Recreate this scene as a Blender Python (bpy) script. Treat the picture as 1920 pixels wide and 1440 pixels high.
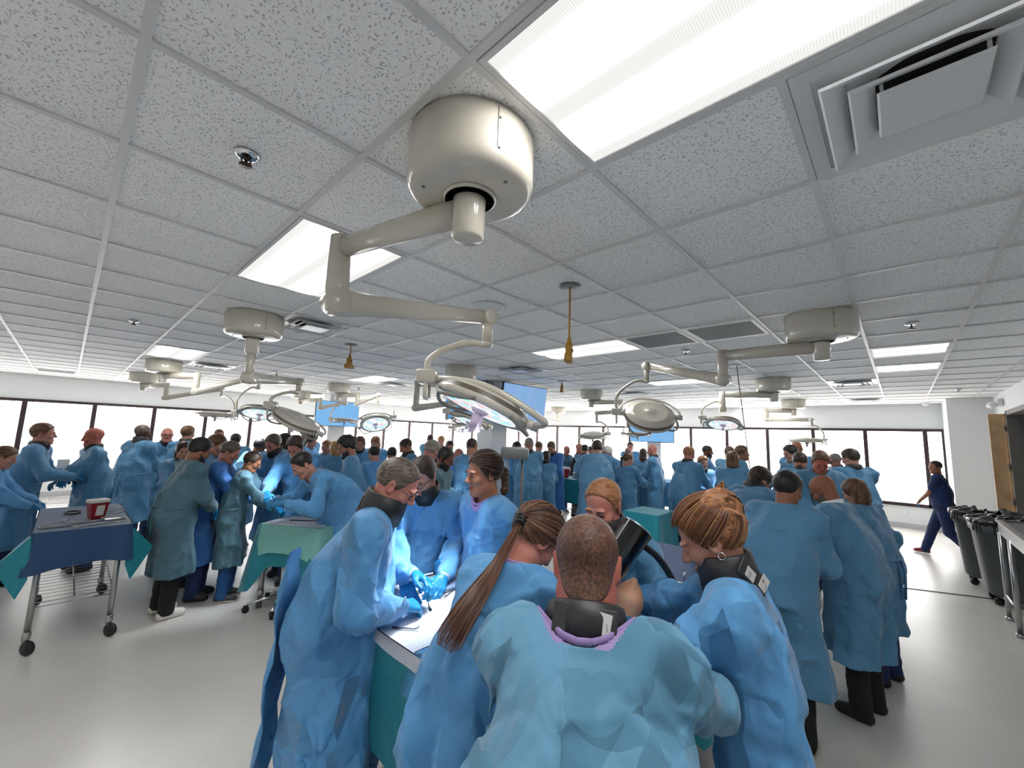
import bpy, bmesh, math, random
import numpy as np
from mathutils import Vector, Matrix

# ---------------------------------------------------------------- camera, world, exposure
SC = bpy.context.scene
for _o in list(bpy.data.objects):
    bpy.data.objects.remove(_o)
COL = SC.collection
CEIL = 2.7345
FOCAL_PX = 773.135
_cam = bpy.data.cameras.new('camera')
_cam.sensor_fit = 'HORIZONTAL'
_cam.sensor_width = 36.0
_cam.lens = 36.0 * FOCAL_PX / 1920.0
_cam.clip_start = 0.02
CAM = bpy.data.objects.new('camera', _cam)
COL.objects.link(CAM)
_r = Vector((0.68147, -0.73105, 0.03401)); _d = Vector((0.11484, 0.06086, -0.99152))
_f = _r.cross(_d).normalized(); _r.normalize(); _d = _f.cross(_r)
CAM.matrix_world = Matrix(((_r.x, -_d.x, -_f.x, 0), (_r.y, -_d.y, -_f.y, 0), (_r.z, -_d.z, -_f.z, 1.72), (0, 0, 0, 1)))
SC.camera = CAM
W = bpy.data.worlds.new('overcast_sky'); SC.world = W
W.use_nodes = True
W.node_tree.nodes['Background'].inputs[0].default_value = (1, 0.98, .96, 1)
W.node_tree.nodes['Background'].inputs[1].default_value = 0.35
SC.view_settings.view_transform = 'Standard'
SC.view_settings.look = 'None'
SC.view_settings.gamma = 1.0
SC.view_settings.use_curve_mapping = False
SC.view_settings.exposure = 2.25
SC.cycles.max_bounces = 7
SC.cycles.diffuse_bounces = 6
SC.cycles.glossy_bounces = 2
SC.cycles.transmission_bounces = 3
SC.cycles.caustics_reflective = False
SC.cycles.caustics_refractive = False
SC.cycles.sample_clamp_indirect = 4.0
PANE_POWER = 1.3      # daylight through the frosted panes
PANEL_POWER = 2.7      # ceiling troffers

# ---------------------------------------------------------------- small helpers
def srgb(r, g, b):
    def c(v):
        v /= 255.0
        return v / 12.92 if v <= 0.04045 else ((v + 0.055) / 1.055) ** 2.4
    return (c(r), c(g), c(b), 1.0)

def link(o, parent=None):
    COL.objects.link(o)
    if parent is not None:
        o.parent = parent
    return o

def tag(o, label, cat, group=None):
    o['label'] = label; o['category'] = cat
    if group: o['group'] = group
    return o

def struct(o):
    o['kind'] = 'structure'
    return o

def empty(name, loc=(0, 0, 0), rz=0.0, label=None, cat=None, group=None):
    o = bpy.data.objects.new(name, None)
    o.empty_display_size = 0.1
    link(o); o.location = loc; o.rotation_euler = (0, 0, rz)
    if label: tag(o, label, cat, group)
    return o

class MB:
    """collects shapes into one mesh"""
    def __init__(self):
        self.v = []; self.f = []; self.m = []; self.sm = []
    def add(self, v, f, mi=0, smooth=False):
        n = len(self.v)
        self.v.extend([tuple(p) for p in v])
        for q in f:
            self.f.append(tuple(i + n for i in q)); self.m.append(mi); self.sm.append(smooth)
        return self
    def box(self, lo, hi, mi=0, M=None):
        x0, y0, z0 = lo; x1, y1, z1 = hi
        v = [(x0,y0,z0),(x1,y0,z0),(x1,y1,z0),(x0,y1,z0),(x0,y0,z1),(x1,y0,z1),(x1,y1,z1),(x0,y1,z1)]
        if M is not None: v = [M @ Vector(p) for p in v]
        return self.add(v, [(3,2,1,0),(4,5,6,7),(0,1,5,4),(1,2,6,5),(2,3,7,6),(3,0,4,7)], mi)
    def rbox(self, lo, hi, r=0.01, mi=0, M=None, seg=2):
        bm = bmesh.new(); bmesh.ops.create_cube(bm, size=1)
        for p in bm.verts:
            p.co = Vector(((lo[0]+hi[0])/2 + p.co.x*(hi[0]-lo[0]), (lo[1]+hi[1])/2 + p.co.y*(hi[1]-lo[1]), (lo[2]+hi[2])/2 + p.co.z*(hi[2]-lo[2])))
        bmesh.ops.bevel(bm, geom=bm.edges[:], offset=r, segments=seg, affect='EDGES', profile=0.5)
        return self.bm(bm, mi, M, True)
    def bm(self, bm, mi=0, M=None, smooth=False):
        bm.verts.ensure_lookup_table()
        v = [(M @ p.co) if M is not None else p.co.copy() for p in bm.verts]
        self.add(v, [[q.index for q in f.verts] for f in bm.faces], mi, smooth)
        bm.free(); return self
    def tube(self, pts, r, n=10, mi=0, cap=True, sect=None):
        """swept tube, r a number or a list, sect=(a,b) scales the section in (side, up)"""
        pts = [Vector(p) for p in pts]; k = len(pts)
        rs = r if isinstance(r, (list, tuple)) else [r] * k
        V = []; up = None
        for i, p in enumerate(pts):
            t = (pts[min(i+1, k-1)] - pts[max(i-1, 0)]).normalized()
            if up is None:
                up = Vector((0, 0, 1)) if abs(t.z) < 0.95 else Vector((1, 0, 0))
            s = t.cross(up)
            if s.length < 1e-6: s = t.orthogonal()
            s.normalize(); u = s.cross(t).normalized(); up = u
            a, b = sect if sect else (1, 1)
            for j in range(n):
                w = 2 * math.pi * j / n
                V.append(p + s * (math.cos(w) * rs[i] * a) + u * (math.sin(w) * rs[i] * b))
        F = []
        for i in range(k - 1):
            for j in range(n):
                a0 = i*n + j; b0 = i*n + (j+1) % n
                F.append((a0, b0, b0 + n, a0 + n))
        if cap:
            F.append(tuple(range(n))[::-1]); F.append(tuple(range((k-1)*n, k*n)))
        return self.add(V, F, mi, True)
    def lathe(self, prof, n=32, mi=0, M=None, mis=None):
        """prof: (radius, z) from bottom to top round Z"""
        V = []; F = []; mm = []
        for (r, z) in prof:
            for j in range(n):
                w = 2*math.pi*j/n
                p = Vector((r*math.cos(w), r*math.sin(w), z))
                V.append(M @ p if M is not None else p)
        n0 = len(self.v); self.v.extend([tuple(p) for p in V])
        for i in range(len(prof)-1):
            for j in range(n):
                a0 = i*n+j; b0 = i*n+(j+1) % n
                self.f.append((n0+a0, n0+b0, n0+b0+n, n0+a0+n)); self.m.append(mis[i] if mis else mi); self.sm.append(True)
        for ring, rev in ((0, True), (len(prof)-1, False)):
            if prof[ring][0] > 1e-5:
                q = [n0+ring*n+j for j in range(n)]
                self.f.append(tuple(q[::-1] if rev else q)); self.m.append(mis[min(ring, len(prof)-2)] if mis else mi); self.sm.append(False)
        return self
    def build(self, name, mats, parent=None, loc=None, rz=None):
        me = bpy.data.meshes.new(name)
        me.from_pydata(self.v, [], self.f)
        if not isinstance(mats, (list, tuple)): mats = [mats]
        for m in mats: me.materials.append(m)
        me.polygons.foreach_set('material_index', self.m)
        me.polygons.foreach_set('use_smooth', self.sm)
        me.update()
        o = link(bpy.data.objects.new(name, me), parent)
        if loc is not None: o.location = loc
        if rz is not None: o.rotation_euler = (0, 0, rz)
        return o

def frame(z, origin=(0, 0, 0), hint=(0, 0, 1)):
    """matrix whose local Z is z"""
    z = Vector(z).normalized(); h = Vector(hint)
    x = h.cross(z)
    if x.length < 1e-4: x = z.orthogonal()
    x.normalize(); y = z.cross(x)
    return Matrix(((x.x, y.x, z.x, origin[0]), (x.y, y.y, z.y, origin[1]), (x.z, y.z, z.z, origin[2]), (0, 0, 0, 1)))

def copy_tree(o, parent=None):
    c = o.copy(); COL.objects.link(c); c.parent = parent
    for ch in list(o.children): copy_tree(ch, c)
    return c

def bez(pts, n=8):
    """Catmull-Rom through the points"""
    P = [Vector(p) for p in pts]; out = []
    for i in range(len(P)-1):
        p0 = P[max(i-1, 0)]; p1 = P[i]; p2 = P[i+1]; p3 = P[min(i+2, len(P)-1)]
        for k in range(n):
            t = k/n
            out.append(0.5*((2*p1) + (p2-p0)*t + (2*p0-5*p1+4*p2-p3)*t*t + (3*p1-p0-3*p2+p3)*t**3))
    out.append(P[-1]); return out
# ---------------------------------------------------------------- materials
_MC = {}
def mat(name, col, rough=0.5, metal=0.0, spec=0.5, emit=None, estr=0.0, sheen=0.0, bump=None, var=None, coat=0.0, sss=0.0, alpha=None):
    """bump=(scale, strength, distance)  var=(scale, second colour, amount)"""
    if name in _MC: return _MC[name]
    m = bpy.data.materials.new(name); m.use_nodes = True
    nt = m.node_tree; b = nt.nodes['Principled BSDF']
    b.inputs['Base Color'].default_value = col
    b.inputs['Roughness'].default_value = rough
    b.inputs['Metallic'].default_value = metal
    b.inputs['Specular IOR Level'].default_value = spec
    if coat: b.inputs['Coat Weight'].default_value = coat; b.inputs['Coat Roughness'].default_value = 0.08
    if sheen: b.inputs['Sheen Weight'].default_value = sheen
    if sss:
        b.inputs['Subsurface Weight'].default_value = sss
        b.inputs['Subsurface Radius'].default_value = (1, 0.35, 0.2); b.inputs['Subsurface Scale'].default_value = 0.006
    if emit is not None:
        b.inputs['Emission Color'].default_value = emit; b.inputs['Emission Strength'].default_value = estr
    if bump or var:
        tc = nt.nodes.new('ShaderNodeTexCoord')
    if var:
        n = nt.nodes.new('ShaderNodeTexNoise'); n.inputs['Scale'].default_value = var[0]; n.inputs['Detail'].default_value = 5
        nt.links.new(tc.outputs['Object'], n.inputs['Vector'])
        mx = nt.nodes.new('ShaderNodeMix'); mx.data_type = 'RGBA'
        mr = nt.nodes.new('ShaderNodeMapRange'); mr.inputs[1].default_value = 0.35; mr.inputs[2].default_value = 0.65; mr.inputs[4].default_value = var[2]
        nt.links.new(n.outputs['Fac'], mr.inputs[0]); nt.links.new(mr.outputs[0], mx.inputs[0])
        mx.inputs[6].default_value = col; mx.inputs[7].default_value = var[1]
        nt.links.new(mx.outputs[2], b.inputs['Base Color'])
    if bump:
        n = nt.nodes.new('ShaderNodeTexNoise'); n.inputs['Scale'].default_value = bump[0]; n.inputs['Detail'].default_value = 4
        nt.links.new(tc.outputs['Object'], n.inputs['Vector'])
        bp = nt.nodes.new('ShaderNodeBump'); bp.inputs['Strength'].default_value = bump[1]; bp.inputs['Distance'].default_value = bump[2]
        nt.links.new(n.outputs['Fac'], bp.inputs['Height']); nt.links.new(bp.outputs['Normal'], b.inputs['Normal'])
    _MC[name] = m; return m

def emission(name, col, s):
    if name in _MC: return _MC[name]
    m = bpy.data.materials.new(name); m.use_nodes = True; nt = m.node_tree; nt.nodes.clear()
    e = nt.nodes.new('ShaderNodeEmission'); o = nt.nodes.new('ShaderNodeOutputMaterial')
    e.inputs[0].default_value = col; e.inputs[1].default_value = s
    nt.links.new(e.outputs[0], o.inputs[0]); _MC[name] = m; return m

def unsampled(m):
    m.cycles.emission_sampling = 'NONE'; return m

def gown_mat(name, col, crease=0.5):
    """non-woven gown cloth: paper-like crumple and a faint web"""
    if name in _MC: return _MC[name]
    m = bpy.data.materials.new(name); m.use_nodes = True; nt = m.node_tree; b = nt.nodes['Principled BSDF']
    b.inputs['Roughness'].default_value = 0.62; b.inputs['Specular IOR Level'].default_value = 0.35
    b.inputs['Sheen Weight'].default_value = 0.15
    tc = nt.nodes.new('ShaderNodeTexCoord')
    mp = nt.nodes.new('ShaderNodeMapping'); mp.inputs['Scale'].default_value = (1, 1, 0.6)
    nt.links.new(tc.outputs['Object'], mp.inputs['Vector'])
    wz = nt.nodes.new('ShaderNodeTexNoise'); wz.inputs['Scale'].default_value = 3.0; wz.inputs['Detail'].default_value = 2
    nt.links.new(mp.outputs[0], wz.inputs['Vector'])
    mxv = nt.nodes.new('ShaderNodeMix'); mxv.data_type = 'RGBA'; mxv.inputs[0].default_value = 0.25
    nt.links.new(mp.outputs[0], mxv.inputs[6]); nt.links.new(wz.outputs['Color'], mxv.inputs[7])
    hs = []
    for sc, w in ((6.5, 1.0), (15.0, .8)):      # tilted flat patches = paper creases
        v = nt.nodes.new('ShaderNodeTexVoronoi'); v.feature = 'F1'; v.inputs['Scale'].default_value = sc; v.inputs['Randomness'].default_value = 1.0
        nt.links.new(mxv.outputs[2], v.inputs['Vector'])
        su = nt.nodes.new('ShaderNodeVectorMath'); su.operation = 'SUBTRACT'
        nt.links.new(mxv.outputs[2], su.inputs[0]); nt.links.new(v.outputs['Position'], su.inputs[1])
        sc_ = nt.nodes.new('ShaderNodeVectorMath'); sc_.operation = 'SUBTRACT'; sc_.inputs[1].default_value = (.5, .5, .5)
        nt.links.new(v.outputs['Color'], sc_.inputs[0])
        dt = nt.nodes.new('ShaderNodeVectorMath'); dt.operation = 'DOT_PRODUCT'
        nt.links.new(su.outputs[0], dt.inputs[0]); nt.links.new(sc_.outputs[0], dt.inputs[1])
        k = nt.nodes.new('ShaderNodeMath'); k.operation = 'MULTIPLY'; k.inputs[1].default_value = w
        nt.links.new(dt.outputs['Value'], k.inputs[0]); hs.append(k)
    ad = nt.nodes.new('ShaderNodeMath'); ad.operation = 'ADD'
    nt.links.new(hs[0].outputs[0], ad.inputs[0]); nt.links.new(hs[1].outputs[0], ad.inputs[1])
    bp = nt.nodes.new('ShaderNodeBump'); bp.inputs['Strength'].default_value = crease; bp.inputs['Distance'].default_value = 2.4
    nt.links.new(ad.outputs[0], bp.inputs['Height'])
    web = nt.nodes.new('ShaderNodeTexNoise'); web.inputs['Scale'].default_value = 260; web.inputs['Detail'].default_value = 2
    nt.links.new(tc.outputs['Object'], web.inputs['Vector'])
    b2 = nt.nodes.new('ShaderNodeBump'); b2.inputs['Strength'].default_value = 0.12; b2.inputs['Distance'].default_value = 0.002
    nt.links.new(web.outputs['Fac'], b2.inputs['Height']); nt.links.new(bp.outputs[0], b2.inputs['Normal'])
    nt.links.new(b2.outputs[0], b.inputs['Normal'])
    mx = nt.nodes.new('ShaderNodeMix'); mx.data_type = 'RGBA'
    mx.inputs[6].default_value = col; mx.inputs[7].default_value = (min(col[0]*1.25, 1), min(col[1]*1.15, 1), min(col[2]*1.08, 1), 1)
    nt.links.new(web.outputs['Fac'], mx.inputs[0]); nt.links.new(mx.outputs[2], b.inputs['Base Color'])
    _MC[name] = m; return m

def hair_mat(name, dark, light, axis='Z', freq=90.0, rough=0.42):
    """strands: noise stretched along the strand direction in the hair's own space"""
    if name in _MC: return _MC[name]
    m = bpy.data.materials.new(name); m.use_nodes = True; nt = m.node_tree; b = nt.nodes['Principled BSDF']
    b.inputs['Roughness'].default_value = rough; b.inputs['Specular IOR Level'].default_value = 0.4
    tc = nt.nodes.new('ShaderNodeTexCoord'); mp = nt.nodes.new('ShaderNodeMapping')
    s = {'X': (0.08, 1, 1), 'Y': (1, 0.08, 1), 'Z': (1, 1, 0.08), '0': (1, 1, 1)}[axis]
    mp.inputs['Scale'].default_value = s
    nt.links.new(tc.outputs['Object'], mp.inputs['Vector'])
    n = nt.nodes.new('ShaderNodeTexNoise'); n.inputs['Scale'].default_value = freq; n.inputs['Detail'].default_value = 4; n.inputs['Roughness'].default_value = 0.65
    nt.links.new(mp.outputs[0], n.inputs['Vector'])
    mr = nt.nodes.new('ShaderNodeMapRange'); mr.inputs[1].default_value = 0.38; mr.inputs[2].default_value = 0.66
    nt.links.new(n.outputs['Fac'], mr.inputs[0])
    mx = nt.nodes.new('ShaderNodeMix'); mx.data_type = 'RGBA'; mx.inputs[6].default_value = dark; mx.inputs[7].default_value = light
    nt.links.new(mr.outputs[0], mx.inputs[0]); nt.links.new(mx.outputs[2], b.inputs['Base Color'])
    bp = nt.nodes.new('ShaderNodeBump'); bp.inputs['Strength'].default_value = 0.7; bp.inputs['Distance'].default_value = 0.004
    nt.links.new(n.outputs['Fac'], bp.inputs['Height']); nt.links.new(bp.outputs[0], b.inputs['Normal'])
    _MC[name] = m; return m

def skin_mat(name, col):
    r, g, b_, _ = col
    return mat(name, col, rough=0.5, spec=0.35, var=(28, (min(1, r*1.12), g*0.8, b_*0.76, 1), 0.6), bump=(160, 0.12, 0.002))

def ceiling_mat():
    m = bpy.data.materials.new('fissured_ceiling_tile'); m.use_nodes = True; nt = m.node_tree; b = nt.nodes['Principled BSDF']
    b.inputs['Roughness'].default_value = 0.9; b.inputs['Specular IOR Level'].default_value = 0.1
    tc = nt.nodes.new('ShaderNodeTexCoord')
    nz = nt.nodes.new('ShaderNodeTexNoise'); nz.inputs['Scale'].default_value = 22; nz.inputs['Detail'].default_value = 1
    nt.links.new(tc.outputs['Object'], nz.inputs['Vector'])
    mv = nt.nodes.new('ShaderNodeMix'); mv.data_type = 'RGBA'; mv.inputs[0].default_value = 0.035
    nt.links.new(tc.outputs['Object'], mv.inputs[6]); nt.links.new(nz.outputs['Color'], mv.inputs[7])
    pits = []
    for sc, th, stretch, rot in ((95, 0.17, (1, 0.5, 1), 0.4), (95, 0.15, (0.45, 1, 1), 1.3), (190, 0.2, (1, 0.8, 1), 0.2)):
        mp = nt.nodes.new('ShaderNodeMapping'); mp.inputs['Scale'].default_value = stretch; mp.inputs['Rotation'].default_value = (0, 0, rot)
        nt.links.new(mv.outputs[2], mp.inputs['Vector'])
        v = nt.nodes.new('ShaderNodeTexVoronoi'); v.inputs['Scale'].default_value = sc; v.voronoi_dimensions = '2D'
        nt.links.new(mp.outputs[0], v.inputs['Vector'])
        # only a share of the cells carries a pit, of random size
        sep = nt.nodes.new('ShaderNodeSeparateColor'); nt.links.new(v.outputs['Color'], sep.inputs[0])
        k = nt.nodes.new('ShaderNodeMath'); k.operation = 'MULTIPLY'; k.inputs[1].default_value = th * 1.5
        nt.links.new(sep.outputs[0], k.inputs[0])
        lt = nt.nodes.new('ShaderNodeMath'); lt.operation = 'LESS_THAN'
        nt.links.new(v.outputs['Distance'], lt.inputs[0]); nt.links.new(k.outputs[0], lt.inputs[1]); pits.append(lt)
    a1 = nt.nodes.new('ShaderNodeMath'); a1.operation = 'MAXIMUM'; nt.links.new(pits[0].outputs[0], a1.inputs[0]); nt.links.new(pits[1].outputs[0], a1.inputs[1])
    k2 = nt.nodes.new('ShaderNodeMath'); k2.operation = 'MULTIPLY'; k2.inputs[1].default_value = 0.35; nt.links.new(pits[2].outputs[0], k2.inputs[0])
    a2 = nt.nodes.new('ShaderNodeMath'); a2.operation = 'MAXIMUM'; nt.links.new(a1.outputs[0], a2.inputs[0]); nt.links.new(k2.outputs[0], a2.inputs[1])
    mx = nt.nodes.new('ShaderNodeMix'); mx.data_type = 'RGBA'
    mx.inputs[6].default_value = (0.88, 0.88, 0.88, 1); mx.inputs[7].default_value = (0.50, 0.50, 0.51, 1)
    nt.links.new(a2.outputs[0], mx.inputs[0]); nt.links.new(mx.outputs[2], b.inputs['Base Color'])
    n2 = nt.nodes.new('ShaderNodeTexNoise'); n2.inputs['Scale'].default_value = 130; nt.links.new(tc.outputs['Object'], n2.inputs['Vector'])
    bp = nt.nodes.new('ShaderNodeBump'); bp.inputs['Strength'].default_value = 0.25; bp.inputs['Distance'].default_value = 0.004
    nt.links.new(n2.outputs['Fac'], bp.inputs['Height']); nt.links.new(bp.outputs[0], b.inputs['Normal'])
    return m

def floor_mat():
    m = bpy.data.materials.new('speckled_vinyl'); m.use_nodes = True; nt = m.node_tree; b = nt.nodes['Principled BSDF']
    tc = nt.nodes.new('ShaderNodeTexCoord')
    n = nt.nodes.new('ShaderNodeTexNoise'); n.inputs['Scale'].default_value = 240; n.inputs['Detail'].default_value = 3; n.inputs['Roughness'].default_value = 0.7
    nt.links.new(tc.outputs['Object'], n.inputs['Vector'])
    cr = nt.nodes.new('ShaderNodeValToRGB'); e = cr.color_ramp.elements
    e[0].position = 0.34; e[0].color = srgb(172, 168, 163); e[1].position = 0.62; e[1].color = srgb(222, 219, 214)
    nt.links.new(n.outputs['Fac'], cr.inputs[0])
    n3 = nt.nodes.new('ShaderNodeTexNoise'); n3.inputs['Scale'].default_value = 1.2; n3.inputs['Detail'].default_value = 6
    nt.links.new(tc.outputs['Object'], n3.inputs['Vector'])
    mx = nt.nodes.new('ShaderNodeMix'); mx.data_type = 'RGBA'; mx.blend_type = 'MULTIPLY'
    mr = nt.nodes.new('ShaderNodeMapRange'); mr.inputs[1].default_value = 0.4; mr.inputs[2].default_value = 0.7; mr.inputs[4].default_value = 0.35
    nt.links.new(n3.outputs['Fac'], mr.inputs[0]); nt.links.new(mr.outputs[0], mx.inputs[0])
    nt.links.new(cr.outputs[0], mx.inputs[6]); mx.inputs[7].default_value = srgb(222, 217, 212)
    nt.links.new(mx.outputs[2], b.inputs['Base Color'])
    rr = nt.nodes.new('ShaderNodeMapRange'); rr.inputs[3].default_value = 0.22; rr.inputs[4].default_value = 0.42
    nt.links.new(n3.outputs['Fac'], rr.inputs[0]); nt.links.new(rr.outputs[0], b.inputs['Roughness'])
    b.inputs['Specular IOR Level'].default_value = 0.5
    return m

WHITE = mat('white_wall_paint', srgb(216, 219, 220), rough=0.7, bump=(90, 0.08, 0.002))
GRID = mat('ceiling_grid_white', srgb(206, 206, 206), rough=0.45)
FRAME = mat('dark_bronze_frame', srgb(58, 46, 46), rough=0.4, metal=0.3)
CREAM = mat('cream_enamel', srgb(196, 190, 177), rough=0.22, spec=0.5, coat=0.5)
GREYP = mat('grey_plastic', srgb(126, 124, 118), rough=0.4)
DKTRIM = mat('brown_grey_trim', srgb(96, 88, 80), rough=0.4)
STEEL = mat('stainless_steel', (0.45, 0.45, 0.45, 1), rough=0.28, metal=1.0, bump=(60, 0.05, 0.001))
CHROME = mat('bright_chrome', (0.8, 0.8, 0.8, 1), rough=0.12, metal=1.0)
BLACK = mat('black_rubber', srgb(22, 22, 24), rough=0.5)
BLKGLOSS = mat('black_gloss', srgb(10, 10, 12), rough=0.12, coat=0.5)
COLLAR = mat('black_collar_vinyl', srgb(34, 34, 37), rough=0.48, bump=(40, 0.15, 0.004))
LABELW = mat('white_label', srgb(190, 190, 188), rough=0.5)
INK = mat('grey_ink', srgb(70, 70, 74), rough=0.6)
LILAC = mat('lilac_binding', srgb(142, 122, 172), rough=0.6)
TEAL = mat('teal_drape', srgb(0, 120, 136), rough=0.55, bump=(20, 0.3, 0.01), sheen=0.2)
NAVYD = mat('navy_drape', srgb(14, 58, 98), rough=0.6, bump=(20, 0.3, 0.01), sheen=0.2)
MINT = mat('mint_towel', srgb(124, 184, 176), rough=0.8, bump=(60, 0.5, 0.006))
WDRAPE = mat('white_drape', srgb(186, 190, 200), rough=0.7, bump=(14, 0.4, 0.012))
LBLUE = mat('pale_blue_drape', srgb(72, 136, 180), rough=0.6, bump=(20, 0.4, 0.012))
GLOVE = mat('blue_nitrile_glove', srgb(20, 112, 160), rough=0.42, bump=(70, 0.3, 0.002))
CUFF = mat('white_knit_cuff', srgb(178, 182, 188), rough=0.85)
YELLOW = mat('yellow_cord', srgb(160, 116, 30), rough=0.5)
REDBOX = mat('red_sharps_plastic', srgb(124, 12, 20), rough=0.35)
# ---------------------------------------------------------------- room shell
YW, XW, WT, WS = 14.25, 12.9, 2.17, 0.5     # window walls, window top and sill
YS = -1.3                                   # plain side wall
GX0, GY0, G = 0.022, 0.183, 0.61            # ceiling grid
TROFFERS = ((1, -1, 2), (1, 3, 2), (1, 11, 2), (1, 19, 2), (6, 11, 2), (6, 19, 2), (11, 20, 2), (6, 3, 2), (11, 3, 2), (9, -1, 1), (11, -1, 1), (16, 11, 2), (20, 11, 2), (16, 3, 2), (20, 3, 2), (-4, -1, 2), (-4, 3, 2), (-4, 11, 2))
def room():
    o = MB().box((-4.2, -4.2, -0.1), (13.3, 14.6, 0)).build('floor', floor_mat()); struct(o)
    o = MB().box((-4.2, -4.2, CEIL + 0.006), (13.3, 14.6, CEIL + 0.1)).build('ceiling', ceiling_mat()); struct(o)
    b = MB()
    i0, i1, j0, j1 = -7, 21, -3, 23
    cut = {}
    for (i, j, n) in TROFFERS:
        for k in range(1, n): cut[(i, j + k)] = 1
    for i in range(i0, i1 + 1):
        x = GX0 + i * G
        b.box((x - 0.012, YS, CEIL - 0.004), (x + 0.012, YW, CEIL + 0.007))
    for j in range(j0, j1 + 1):
        y = GY0 + j * G
        if y < YS: continue
        i = i0
        while i < i1:
            if (i, j) in cut: i += 1; continue
            k = i
            while k < i1 and (k, j) not in cut: k += 1
            b.box((GX0 + i*G, y - 0.0115, CEIL - 0.0032), (min(GX0 + k*G, XW), y + 0.0115, CEIL + 0.007))
            i = k
    struct(b.build('trim_1', GRID))
    # window walls: band above, band below, sill
    for nm, lo, hi in (('wall_left', (-4.2, YW, 0), (XW + 0.3, YW + 0.25, CEIL)),):
        w = MB().box((lo[0], lo[1], WT), (hi[0], hi[1], CEIL + .05)).box((lo[0], lo[1], 0), (hi[0], hi[1], WS))
        struct(w.build(nm, WHITE))
    w = MB().box((XW, -0.70, WT), (XW + 0.25, YW, CEIL + .05)).box((XW, -0.70, 0), (XW + 0.25, YW, WS))
    struct(w.build('wall_right', WHITE))
    w = MB().box((11.62, -1.6, 0), (13.2, -0.70, CEIL + .05))
    struct(w.build('wall_return', WHITE))
    # side wall with a dark doorway between x 8.55 and 10.35
    w = MB().box((10.42, YS - 0.2, 0), (11.7, YS, CEIL + .05)).box((-4.2, YS - 0.2, 0), (8.5, YS, CEIL + .05)).box((8.5, YS - 0.2, 2.36), (10.42, YS, CEIL + .05))
    struct(w.build('wall_side', WHITE))
    struct(MB().box((-4.2, -1.5, 0), (-4.0, 14.5, CEIL + .05)).build('wall_rear', WHITE))
    # base boards
    COVE = mat('grey_cove_base', srgb(176, 178, 180), rough=0.5)
    struct(MB().box((-4, YW - 0.012, 0), (XW, YW, 0.11)).build('baseboard_left', COVE))
    struct(MB().box((XW - 0.012, -0.7, 0), (XW, YW, 0.11)).build('baseboard_right', COVE))
    struct(MB().box((11.608, YS, 0), (11.62, -0.7, 0.11)).box((10.42, YS, 0), (11.61, YS + 0.012, 0.11)).build('baseboard_return', COVE))
    # panes: frosted film lit by the overcast sky, bronze mullions
    PANE = emission('frosted_lit_pane', (1.0, 0.985, .97, 1), PANE_POWER)
    PANER = emission('frosted_lit_pane_bright', (1.0, 0.985, .965, 1), PANE_POWER * 1.25)
    n = 0
    x = -4.04
    while x < XW - 0.05:
        x2 = min(x + 1.11, XW); n += 1
        p = struct(MB().box((x + .02, YW + 0.05, WS), (x2 - .02, YW + 0.06, WT)).build('window_%d' % n, PANE))
        f = MB().box((x - .042, YW - 0.03, WS), (x + .042, YW + 0.08, WT)).box((x, YW - 0.032, WT - .05), (x2, YW + 0.08, WT + .015)).box((x, YW - 0.012, WS - .01), (x2, YW + 0.08, WS + .045))
        f.build('window_frame', FRAME, p)
        x = x2
    y = -0.70; ys = [-0.70] + [-0.41 + 1.005 * k for k in range(15)]
    for a, c in zip(ys[:-1], ys[1:]):
        n += 1; c = min(c, YW)
        p = struct(MB().box((XW + 0.05, a + .02, WS), (XW + 0.06, c - .02, WT)).build('window_%d' % n, PANER))
        f = MB().box((XW - 0.03, a - .038, WS), (XW + 0.08, a + .038, WT)).box((XW - 0.032, a, WT - .045), (XW + 0.08, c, WT + .015)).box((XW - 0.03, a, WS - .02), (XW + 0.08, c, WS + .05))
        f.build('window_frame', FRAME, p)
    # columns
    for k, (x0, y0, x1, y1) in enumerate(((5.40, 5.55, 5.80, 5.95), (5.0, 11.75, 5.48, 12.2), (10.9, 4.70, 11.3, 5.08))):
        struct(MB().box((x0, y0, 0), (x1, y1, CEIL + .02)).build('column_%d' % (k + 1), WHITE))
    # doorway filled with a dark sheet for its shade, timber board at its jamb
    d = struct(MB().box((8.5, YS - 0.19, 0), (10.42, YS - 0.14, 2.36)).build('door_1', mat('doorway_shade', srgb(40, 34, 30), rough=0.5)))  # dark sheet stands in for the shade inside the door opening
    MB().box((10.34, YS - 0.2, 0), (10.42, YS + 0.02, 2.40)).box((8.5, YS - 0.2, 2.33), (10.42, YS + 0.02, 2.40)).box((8.5, YS - 0.2, 0), (8.58, YS + 0.02, 2.36)).build('door_frame', mat('grey_door_frame', srgb(120, 116, 112), rough=0.5), d)
    ply = mat('raw_timber', srgb(200, 170, 132), rough=0.7, var=(6, srgb(180, 144, 104), 0.8))
    t = MB().box((10.50, YS + 0.004, 0.0), (10.54, YS + 0.20, 2.36)).box((10.44, YS + 0.004, 0), (10.50, YS + 0.04, 2.36)).build('timber_board', ply)
    tag(t, 'raw timber board standing upright against the dark doorway at right', 'board')
    for z in (0.95, 1.5, 2.12):
        MB().box((10.36, YS + 0.04, z - .05), (10.50, YS + 0.052, z + .05)).build('tape_strip', GREYP, t)
    a = Vector((7.05, 0.83, 0)); c = Vector((7.95, -1.25, 0)); dr = (c - a).normalized(); nn = Vector((-dr.y, dr.x, 0)) * 0.016
    s = MB(); s.add([a - nn, a + nn, c + nn, c - nn, a - nn*.6 + Vector((0,0,.006)), a + nn*.6 + Vector((0,0,.006)), c + nn*.6 + Vector((0,0,.006)), c - nn*.6 + Vector((0,0,.006))],
                    [(3,2,1,0),(4,5,6,7),(0,1,5,4),(1,2,6,5),(2,3,7,6),(3,0,4,7)])
    struct(s.build('trim_2', BLACK))
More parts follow.
